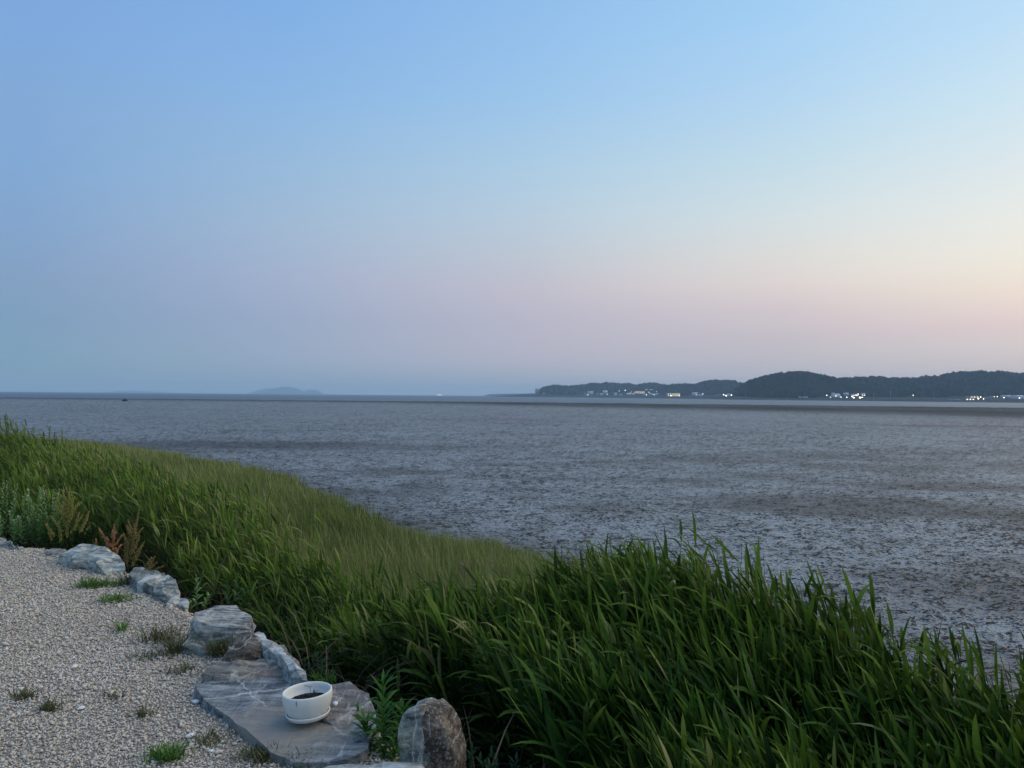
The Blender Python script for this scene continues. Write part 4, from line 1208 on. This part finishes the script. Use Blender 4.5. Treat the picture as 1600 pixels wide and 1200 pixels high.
# upright stone: a standing block seen on edge, half slate, half brown
d0 = 3.05
front = [(624, 1215), (622, 1160), (626, 1128), (634, 1114), (650, 1109), (664, 1111), (682, 1122), (694, 1142), (702, 1168), (710, 1190), (714, 1230)]
zc = [at_depth(p[0], p[1], d0) for p in front]
zb_ = [Vector(p) + Vector((.05, .17, 0)) for p in zc]
zb_ = [Vector((p.x, p.y, p.z - .02 if p.z > .1 else p.z)) for p in zb_]
for L_ in (zc, zb_):
    L_[0].z = L_[-1].z = -.25
up = prism_rock('rock', 'upright standing stone, slate left half and speckled brown right half', zb_, zc, M_up, voxel=.011, amp=.012, strata=(1, .2, 0), seed=14, smooth_it=1, strata_amp=.004)
# brown weathered half
up.data.materials.append(M_upb)
up.data.materials.append(rock_mat('pale_green_edge', (.26, .31, .25), (.42, .46, .38), vein_amt=.3, streak_rot=(1.57, 0, 0), seed=41.0))
xl = at_depth(637, 1150, d0).x
nrm_c = np.array([0.0, 0.0]); 
cen = np.array([up.location.x, up.location.y, up.location.z])
xm = at_depth(666, 1150, d0).x
for p in up.data.polygons:
    cc = p.center
    if cc.x + cen[0] > xm + (.012 * math.sin(cc.z * 40) - .10 * (cc.z + cen[2] - .1)): p.material_index = 1
    elif cc.x + cen[0] < xl + .004 * math.sin(cc.z * 60): p.material_index = 2
slab('pale blue rock cropped by the bottom edge of the photo',
     [(497, 1200), (515, 1190), (545, 1186), (575, 1187), (600, 1182), (640, 1181), (662, 1186), (676, 1200), (700, 1235), (690, 1290), (600, 1320), (520, 1290), (490, 1240)], .13, .3, M_whitish, 17, zn=.11, amp=.014, voxel=.014, strata=(.1, .2, 1))

# ------------------------------------------------------------------ plant pot
POT = on_plane(481.5, 1119, .075)
root = empty('plant_pot', POT); root.rotation_euler = (R(-1.0), R(-3.0), 0); root.scale = (.95, .95, .90)
tag(root, 'round off white speckled plant pot with saucer standing on the slate slab', 'plant pot')


def lathe(prof, seg=64):
    V = []; Q = []
    for r_, z_ in prof:
        for k in range(seg):
            a = 2 * math.pi * k / seg; V.append((r_ * math.cos(a), r_ * math.sin(a), z_))
    for i in range(len(prof) - 1):
        for k in range(seg):
            k2 = (k + 1) % seg; Q.append((i * seg + k, i * seg + k2, (i + 1) * seg + k2, (i + 1) * seg + k))
    return np.array(V), np.array(Q)


m, t, b = material('terrazzo_pot')
tc = t.node('ShaderNodeTexCoord')
vo = t.node('ShaderNodeTexVoronoi'); t.link(tc.outputs['Object'], vo.inputs['Vector']); vo.inputs['Scale'].default_value = 210
sp = t.ramp(vo.outputs['Distance'], [(.12, 1.0), (.24, 0.0)])
sel = t.ramp(t.noise(tc.outputs['Object'], 120, 1), [(.52, 0.0), (.6, .55)])
stain = t.noise(t.mapping(tc.outputs['Object'], scale=(1, 1, .35)), 13, 4, .6)
colr = t.mix(t.ramp(stain, [(.5, 0.0), (.75, .45)]), (.80, .79, .71, 1), (.62, .60, .52, 1))
colr = t.mix(t.math('MULTIPLY', sp, sel), colr, (.36, .34, .31, 1))
dsv = t.node('ShaderNodeVectorMath', operation='DISTANCE'); t.link(t.mapping(tc.outputs['Object'], scale=(3.2, 1, .8)), dsv.inputs[0]); dsv.inputs[1].default_value = (-.02 * 3.2, -.121, .112 * .8)
colr = t.mix(t.ramp(t.math('ADD', dsv.outputs['Value'], t.math('MULTIPLY', t.math('SUBTRACT', t.noise(tc.outputs['Object'], 60, 3), .5), .012)), [(.006, .75), (.016, 0.0)]), colr, (.12, .13, .12, 1))
t.link(colr, b.inputs['Base Color']); b.inputs['Roughness'].default_value = .5
POTS = .123
prof = [(0, .012), (.083, .012), (.095, .022), (.108, .050), (.118, .085), (.1215, .110), (.1215, .127), (.1205, .133), (.117, .136), (.1125, .134), (.110, .128), (.1095, .110), (.104, .075), (.0, .070)]
V, Q = lathe(prof); link('bowl', mesh_np('bowl', V, quads=Q), m, root)
glaze = simple_mat('saucer_glaze', (.86, .86, .80), .35, .04, 20, .5)
prof = [(0, 0), (.084, 0), (.098, .004), (.106, .020), (.108, .027), (.1055, .028), (.102, .022), (.096, .010), (0, .009)]
V, Q = lathe(prof); link('saucer', mesh_np('saucer', V, quads=Q), glaze, root)
n = 40; rr_ = np.linspace(0, .1065, 16); th = np.linspace(0, 2 * math.pi, 49)[:-1]
V = np.array([(r_ * math.cos(a), r_ * math.sin(a), 0) for r_ in rr_ for a in th])
V[:, 2] = .086 + .018 * np.exp(-((V[:, 0] + .005) ** 2 + (V[:, 1] - .02) ** 2) / .0022) - .10 * (np.hypot(V[:, 0], V[:, 1]) / .11) ** 4 * .08 + .006 * fbm(V * 60, 3, 5)
idx = np.arange(len(V)).reshape(16, 48); Q = np.stack([idx[:-1], np.roll(idx[:-1], -1, 1), np.roll(idx[1:], -1, 1), idx[1:]], -1).reshape(-1, 4)
link('soil', mesh_np('soil', V, quads=Q), simple_mat('potting_soil', (.022, .018, .015), .95, .6, 90, .1, .004), root)
seed_mat = leaf_mat('seedling_leaf', [(0, (.02, .05, .03)), (1, (.03, .07, .04))], trans=.1, use_object_random=True)
sroot = empty('seedling', POT + Vector((.004, .012, .088))); tag(sroot, 'tiny dark seedling sprouting in the white pot', 'seedling')
pth = np.array([[(0, 0, 0), (.001, .001, .02), (-.001, .002, .045)]]); V, Q, T, nv = tubes(pth, np.array([.0014]), .7); link('stem', mesh_np('stem', V, quads=Q), seed_mat, sroot)
for (az, e0, e1, l_, loc) in [(math.pi, .25, .1, .034, (-.001, .002, .045)), (.2, .3, .2, .012, (-.001, .002, .045)), (1.4, 1.3, 1.0, .022, (.016, .004, .012)), (.4, .7, .3, .030, (.016, .004, .012)), (2.9, .6, -.3, .03, (0, 0, .004))]:
    V, Q, T, nv = ribbons(np.array([loc]), az, np.array([e0]), np.array([e1]), l_, .008, 5); link('leaf', mesh_np('leaf', V, quads=Q, tris=T), seed_mat, sroot)

# ------------------------------------------------------------------ weeds
def leafy_plant(name, label, base, stems, leaf_per, leaf_len, leaf_w, mat, smat, el0=.9, el1=-.1, cat='weed', group=None, as_parts=False, t0=.1, top_small=.5, seed=0):
    """stems: list of (dx, dy, height, leanx, leany)"""
    r = np.random.default_rng(seed)
    root = empty(name, base); tag(root, label, cat, group)
    acc_ = Acc(); sac = Acc(); mats = None
    variants = []
    for dx, dy, h, lx_, ly_ in stems:
        tt = np.linspace(0, 1, 6)
        pth = np.stack([dx + lx_ * tt ** 1.5, dy + ly_ * tt ** 1.5, h * tt], -1)
        V, Q, T, nv = tubes(pth[None], np.array([max(.0025, h * .007)])); sac.add(V, Q, T, r.random(1), nv)
        n = int(leaf_per)
        tf = t0 + (1 - t0) * (np.arange(n) + r.random(n) * .6) / n
        tf = np.minimum(tf, 1.0)
        f = tf * 5; i = np.clip(f.astype(int), 0, 4); fr = (f - i)[:, None]
        bb = pth[i] * (1 - fr) + pth[i + 1] * fr
        az = np.arange(n) * 2.4 + r.normal(0, .3, n)
        sc = np.interp(tf, [0, .35, 1], [.8, 1.0, top_small])
        e0 = el0 + .35 * tf + r.normal(0, .15, n); e1 = el1 + .5 * tf + r.normal(0, .25, n)
        Lf = leaf_len * sc * r.uniform(.75, 1.2, n); Wf = leaf_w * (.6 + .4 * sc)
        V, Q, T, nv = ribbons(bb, az, e0, e1, Lf, Wf, 4, r.normal(0, .3, n), prof=np.array([.3, .9, 1.0, .6, 0]))
        if as_parts:
            for k in range(n):
                Vk = V[k * nv:(k + 1) * nv]; q = Q[:3]; tr = T[:1]
                link('leaf', mesh_np('leaf', Vk, quads=q, tris=tr, attrs={'tint': np.full(nv, r.random())}), mat, root)
        else:
            acc_.add(V, Q, T, np.clip(.25 + .6 * tf + r.normal(0, .15, n), 0, 1), nv)
    link('stem', sac.mesh('stem'), smat, root)
    if not as_parts:
        fo = link('foliage', acc_.mesh('foliage'), mat, root)
    return root


mug = leaf_mat('mugwort_leaf', [(0, (.08, .17, .04)), (.5, (.19, .34, .09)), (.85, (.34, .46, .19)), (1, (.52, .58, .34))], trans=.15, rough=.8)
weedg = leaf_mat('weed_leaf', [(0, (.03, .075, .018)), (.6, (.06, .13, .03)), (1, (.12, .18, .06))], trans=.25)
fleab = leaf_mat('fleabane_leaf', [(0, (.03, .09, .014)), (.6, (.06, .17, .024)), (1, (.11, .24, .035))], trans=.25)


def stems_for(n, w, h, seed, lean=.05):
    r = random.Random(seed)
    return [(r.uniform(-w, w), r.uniform(-w * .5, w * .5), h * r.uniform(.65, 1.0), r.gauss(0, lean), r.gauss(0, lean)) for _ in range(n)]


def ground_at(px, py, zguess=0.0):
    p = on_plane(px, py, zguess); return p


for px, py, d_, w_, h_, n_, lb, sd_ in [
    (2, 838, 8.7, .20, .72, 16, 'tall silvery green bush at the left edge behind the rock', 1),
    (36, 846, 8.5, .22, .42, 14, 'low dark green bushy weed between the two silvery bushes', 2),
    (68, 838, 8.6, .17, .62, 14, 'silvery tipped bush left of the yellow seeding weed', 3),
    (90, 852, 8.4, .16, .44, 12, 'leafy green weed directly behind the yellow seeding weed', 4)]:
    p = at_depth(px, py, d_)
    leafy_plant('mugwort', lb, (p.x, p.y, p.z - .05), stems_for(n_, w_, h_, sd_), 44, .075, .017, mug if sd_ != 4 else weedg, stem_mat, seed=sd_, el0=.8, el1=.0, top_small=.35, group='bushy weeds on the left of the bank')


def dock(label, px, py, d_, h, spikes, colm, leafy=True, seed=0):
    r = np.random.default_rng(seed)
    p = at_depth(px, py, d_)
    root = empty('dock_plant', (p.x, p.y, p.z - .08)); tag(root, label, 'weed', 'seeding dock weeds behind the rocks')
    for (dx, dy, z0_, x1_, y1_, z1_) in spikes:
        tt = np.linspace(0, 1, 5)
        pth = np.stack([dx + (x1_ - dx) * tt, dy + (y1_ - dy) * tt, z0_ + (z1_ - z0_) * tt ** .85], -1)
        V, Q, T, nv = tubes(pth[None], np.array([.0032])); link('stem', mesh_np('stem', V, quads=Q), stem_mat, root)
        Ls = np.linalg.norm(pth[-1] - pth[0]); n = int(190 * Ls / .3)
        tf = .15 + .85 * r.random(n); wd = .0085 * np.interp(tf, [.15, .4, 1], [.7, 1, .3])
        f = tf * 4; i = np.clip(f.astype(int), 0, 3); fr = (f - i)[:, None]
        pts = pth[i] * (1 - fr) + pth[i + 1] * fr + r.normal(0, 1, (n, 3)) * wd[:, None] * np.array([1, 1, .6])
        V = np.array([(1, 0, 0), (-.5, .87, 0), (-.5, -.87, 0), (0, 0, 1.2), (0, 0, -1.2)])[None] * r.uniform(.0035, .0065, (n, 1, 1)) + pts[:, None]
        fc = np.array([(0, 1, 3), (1, 2, 3), (2, 0, 3), (1, 0, 4), (2, 1, 4), (0, 2, 4)])
        Fc = (fc[None] + (np.arange(n) * 5)[:, None, None]).reshape(-1, 3)
        link('seed_spike', mesh_np('seed_spike', V.reshape(-1, 3), tris=Fc, attrs={'tint': np.repeat(r.random(n), 5)}, smooth=False), colm, root)
    return root


yel = leaf_mat('yellow_green_seed', [(0, (.22, .22, .055)), (.6, (.38, .35, .09)), (1, (.50, .38, .11))], trans=.1, rough=.9)
rus = leaf_mat('rusty_seed', [(0, (.32, .14, .06)), (.6, (.52, .27, .13)), (1, (.60, .36, .19))], trans=.1, rough=.9)
oli = leaf_mat('olive_seed', [(0, (.17, .15, .045)), (.6, (.30, .25, .08)), (1, (.42, .30, .12))], trans=.1, rough=.9)


def fan(n, w, h, seed, main=1.0, spread=.6):
    r = random.Random(seed); out = [(0, 0, .0, .02, 0, h)]
    for k in range(n):
        z0_ = h * r.uniform(.02, .62); s = r.choice((-1, 1)); le = h * r.uniform(.22, .42)
        x0_ = .02 * z0_ / h + (s * w * r.uniform(.1, .6) if z0_ < .25 * h else 0)
        an = r.uniform(.2, spread)
        out.append((x0_, r.uniform(-.03, .03), z0_, x0_ + s * le * math.sin(an), r.uniform(-.08, .08), z0_ + le * math.cos(an)))
    return out


pass
dock('yellow green seeding dock weed with many upright spikes', 104, 846, 7.9, .62, fan(19, .24, .66, 3, spread=.65), yel, seed=1)
dock('rusty orange seeding dock weed, small, behind the pale rock', 175, 868, 7.6, .36, fan(9, .08, .40, 5, spread=.5) + [(-.02, 0, .12, -.14, 0, .36)], rus, seed=2)
dock('tall olive brown seeding dock weed right of the rusty one', 200, 880, 7.3, .6, [(a + .10 * c_, b_, c_, d2 + .10 * f_ / .6 * .8, e_, f_) for a, b_, c_, d2, e_, f_ in fan(18, .06, .62, 8, spread=.4)], oli, seed=3)
dock('low olive brown dock weed leaning right over the dark rock', 222, 888, 7.1, .25, [(0, 0, 0, .14, 0, .14), (0, 0, 0, .20, 0, .10), (0, 0, .02, .08, .02, .18), (.02, 0, 0, .12, 0, .19)], oli, seed=4)
dock('tiny rusty dock sprout left of the rusty weed', 152, 860, 7.7, .2, [(0, 0, 0, -.02, 0, .20), (0, 0, 0, .04, 0, .12)], rus, seed=5)

p = at_depth(307, 950, 5.75)
leafy_plant('weed', 'young pale tipped weed standing left of the striped rock', (p.x, p.y, p.z - .06), [(0, 0, .30, .0, 0), (.05, 0, .16, .05, 0), (-.04, 0, .12, -.02, 0)], 18, .07, .018, mug, stem_mat, as_parts=True, seed=21, top_small=.5, t0=.25, group='young weeds behind the rocks')
tuft_specs = []
dimw = leaf_mat('dim_weed_leaf', [(0, (.015, .045, .02)), (1, (.03, .08, .035))])
p = at_depth(366, 952, 5.45)
leafy_plant('weed', 'broad leaved young weed with yellow flowers behind the striped rock', (p.x, p.y, p.z - .06), [(-.03, 0, .26, -.04, 0), (.05, 0, .22, .04, 0), (.0, .03, .30, .01, 0)], 13, .085, .026, weedg, stem_mat, as_parts=True, seed=22, t0=.3, group='young weeds behind the rocks')
p = at_depth(600, 1190, 3.35)
leafy_plant('fleabane', 'upright dark green leafy weed between the slab and the upright stone', (p.x, p.y, -.12), [(.0, 0, .43, -.01, .0), (.03, .03, .30, .05, 0), (-.05, .02, .24, -.05, .02)], 64, .115, .017, fleab, stem_mat, as_parts=True, seed=23, el0=.5, el1=-.35, top_small=.75, t0=.08)
p = at_depth(575, 1160, 3.6)
leafy_plant('weed', 'short dark weed at the foot of the slab under the tall leafy weed', (p.x + .03, p.y, -.12), [(-.05, 0, .22, -.04, 0), (.03, 0, .25, .02, 0)], 22, .07, .014, fleab, stem_mat, seed=24)
p = at_depth(650, 1010, 4.6)
for k, (px, py, d_, h_, lb) in enumerate([(735, 1215, 3.2, .24, 'dim leafy weed right of the upright stone'), (800, 1235, 3.3, .22, 'dim leafy weed at the bottom edge under the reeds'),
                                      (500, 1050, 4.5, .22, 'low green weed peeking over the pale rim stone')]):
    p = at_depth(px, py, d_)
    leafy_plant('weed', lb, (p.x, p.y, p.z - .1), stems_for(4, .10, h_, 50 + k), 20, .08, .016, dimw, stem_mat, seed=60 + k, group='dim weeds at the reed foot')

# bent dead stalk bundle over the slab end
root = empty('dead_stalks', on_plane(570, 1075, .05)); tag(root, 'bent brown dead stalks lying behind the leafy weed', 'dead stalks')
for k, (x1_, y1_, z1_) in enumerate([(.30, .15, .10), (.22, .1, .13), (.36, .2, .06), (.2, .18, .05)]):
    tt = np.linspace(0, 1, 7); pth = np.stack([x1_ * tt, y1_ * tt + .02 * k, .0 + z1_ * np.sin(tt * 2.2) + .01 * k], -1)
    V, Q, T, nv = tubes(pth[None], np.array([.006]), .4); link('stalk', mesh_np('stalk', V, quads=Q), plume_mat if False else litter_mat, root)

# grass tufts in the gravel and among the rocks
tuft_green = leaf_mat('tuft_grass', [(0, (.05, .12, .02)), (.6, (.11, .24, .035)), (1, (.20, .30, .07))], trans=.25)
tuft_olive = leaf_mat('dry_tuft_grass', [(0, (.07, .085, .03)), (.6, (.12, .13, .05)), (1, (.22, .19, .10))], trans=.2)
for k, (px, py, wpx, hpx, nb, green, lb) in enumerate([
    (143, 918, 34, 18, 130, 1, 'bright green grass tuft, leftmost in front of the rocks'), (176, 916, 30, 12, 70, 1, 'low middle grass tuft in front of the pale rock'),
    (206, 914, 24, 20, 90, 0, 'olive grass tuft touching the dark veined rock'), (180, 940, 42, 14, 120, 1, 'bright green grass tuft nearer than the leftmost one'),
    (188, 988, 12, 22, 22, 1, 'small single sprig standing in the gravel'), (250, 1002, 44, 24, 90, 0, 'sparse olive grass patch left of the blue slate block'),
    (276, 1022, 26, 34, 70, 0, 'thin upright olive grass patch beside the blue slate block'), (345, 1026, 30, 32, 110, 0, 'grass tuft growing in the notch between brown wedge and blue slate'),
    (232, 1030, 50, 14, 50, 0, 'thin low grass patch below the sparse olive patch'), (285, 1050, 40, 14, 50, 0, 'faint grass patch left of the slab corner'),
    (38, 1092, 28, 18, 50, 0, 'faint olive tuft, left one of the lower pair'), (76, 1112, 24, 20, 50, 0, 'faint olive tuft, right one of the lower pair'),
    (225, 1120, 22, 18, 30, 0, 'wispy tuft in the open gravel above the lowest tuft'), (262, 1188, 40, 26, 110, 1, 'green leafy tuft at the bottom of the gravel'),
    (180, 1092, 30, 12, 24, 0, 'wispy low tuft in the middle of the gravel'), (330, 1160, 60, 16, 60, 0, 'thin grass fringe along the lower slab edge'),
    (410, 1186, 60, 22, 120, 0, 'darker grass fringe below the slab'), (470, 1195, 50, 20, 90, 0, 'grass fringe between the slab and the cropped pale rock'),
    (505, 1068, 30, 20, 40, 1, 'green blades rising behind the pot and slab'), (590, 980, 20, 14, 30, 1, 'small tuft deep in the reed hollow')]):
    p = on_plane(px, py, .0 if k < 18 else -.1); s = p.y / F
    r = np.random.default_rng(100 + k)
    W2 = wpx * s * .62; nb = int(nb * 1.7)
    bx_ = np.clip(r.normal(0, .5, nb), -1.2, 1.2) * W2; by_ = r.normal(0, .4, nb) * W2 * .8
    root = np.stack([bx_, by_, np.full(nb, -.005)], -1)
    V, Q, T, nv = ribbons(root, r.uniform(0, 6.28, nb), r.normal(1.15, .25, nb), r.normal(.4, .4, nb), hpx * s * r.uniform(.7, 1.5, nb), r.uniform(.004, .007, nb), 3, r.normal(0, .5, nb))
    ac = Acc(); ac.add(V, Q, T, r.random(nb), nv)
    o = link('grass_tuft', ac.mesh('grass_tuft'), tuft_green if green else tuft_olive); o.location = p
    tag(o, lb, 'grass tuft', 'grass tufts in the gravel')

# single white stones that catch the eye on the gravel and slab
wst = simple_mat('white_quartz_stone', (.75, .76, .74), .5, .06, 40)
for k, (px, py, s_, z_, lb) in enumerate([(306, 1097, .016, .01, 'bright white pebble at the slab corner'), (297, 1150, .016, .01, 'white pebble left of the sandy patch'), (524, 1100, .014, .075, 'white pebble lying right of the pot'),
                                          (530, 1122, .011, .065, 'small white pebble right of the saucer'), (127, 1107, .014, .01, 'white pebble in the lower left gravel'), (251, 1028, .010, .01, 'tiny white pebble beside the olive grass patch')]):
    bm = bmesh.new(); bmesh.ops.create_icosphere(bm, subdivisions=2, radius=s_)
    for v in bm.verts: v.co = Vector((v.co.x * 1.3, v.co.y * .9, v.co.z * .6)) * (1 + random.uniform(-.15, .15))
    me = bpy.data.meshes.new('stone'); bm.to_mesh(me); bm.free()
    o = link('stone', me, wst); o.location = on_plane(px, py, z_) + Vector((0, 0, .003)); o.rotation_euler.z = k
    tag(o, lb, 'stone', 'white pebbles')

# dark lump far out on the flat
p = at_depth(195, 626.6, 285)
bm = bmesh.new(); bmesh.ops.create_icosphere(bm, subdivisions=3, radius=1.0)
for v in bm.verts:
    nn = 1 + .25 * math.sin(v.co.x * 4 + 1) * math.cos(v.co.y * 3); v.co = Vector((v.co.x * 1.0 * nn, v.co.y * .8, v.co.z * .62 * nn))
me = bpy.data.meshes.new('rock'); bm.to_mesh(me); bm.free()
o = link('rock', me, simple_mat('dark_wet_rock', (.03, .03, .035), .8, .3, 2)); o.location = (p.x, p.y, MUD_Z + .25)
tag(o, 'lone dark rock far out on the mudflat at left', 'rock')

print('TRIS', sum(sum(len(p.vertices) - 2 for p in o.data.polygons) if len(o.data.polygons) < 5000 else len(o.data.loops) - 2 * len(o.data.polygons) for o in scene.objects if o.type == 'MESH'))
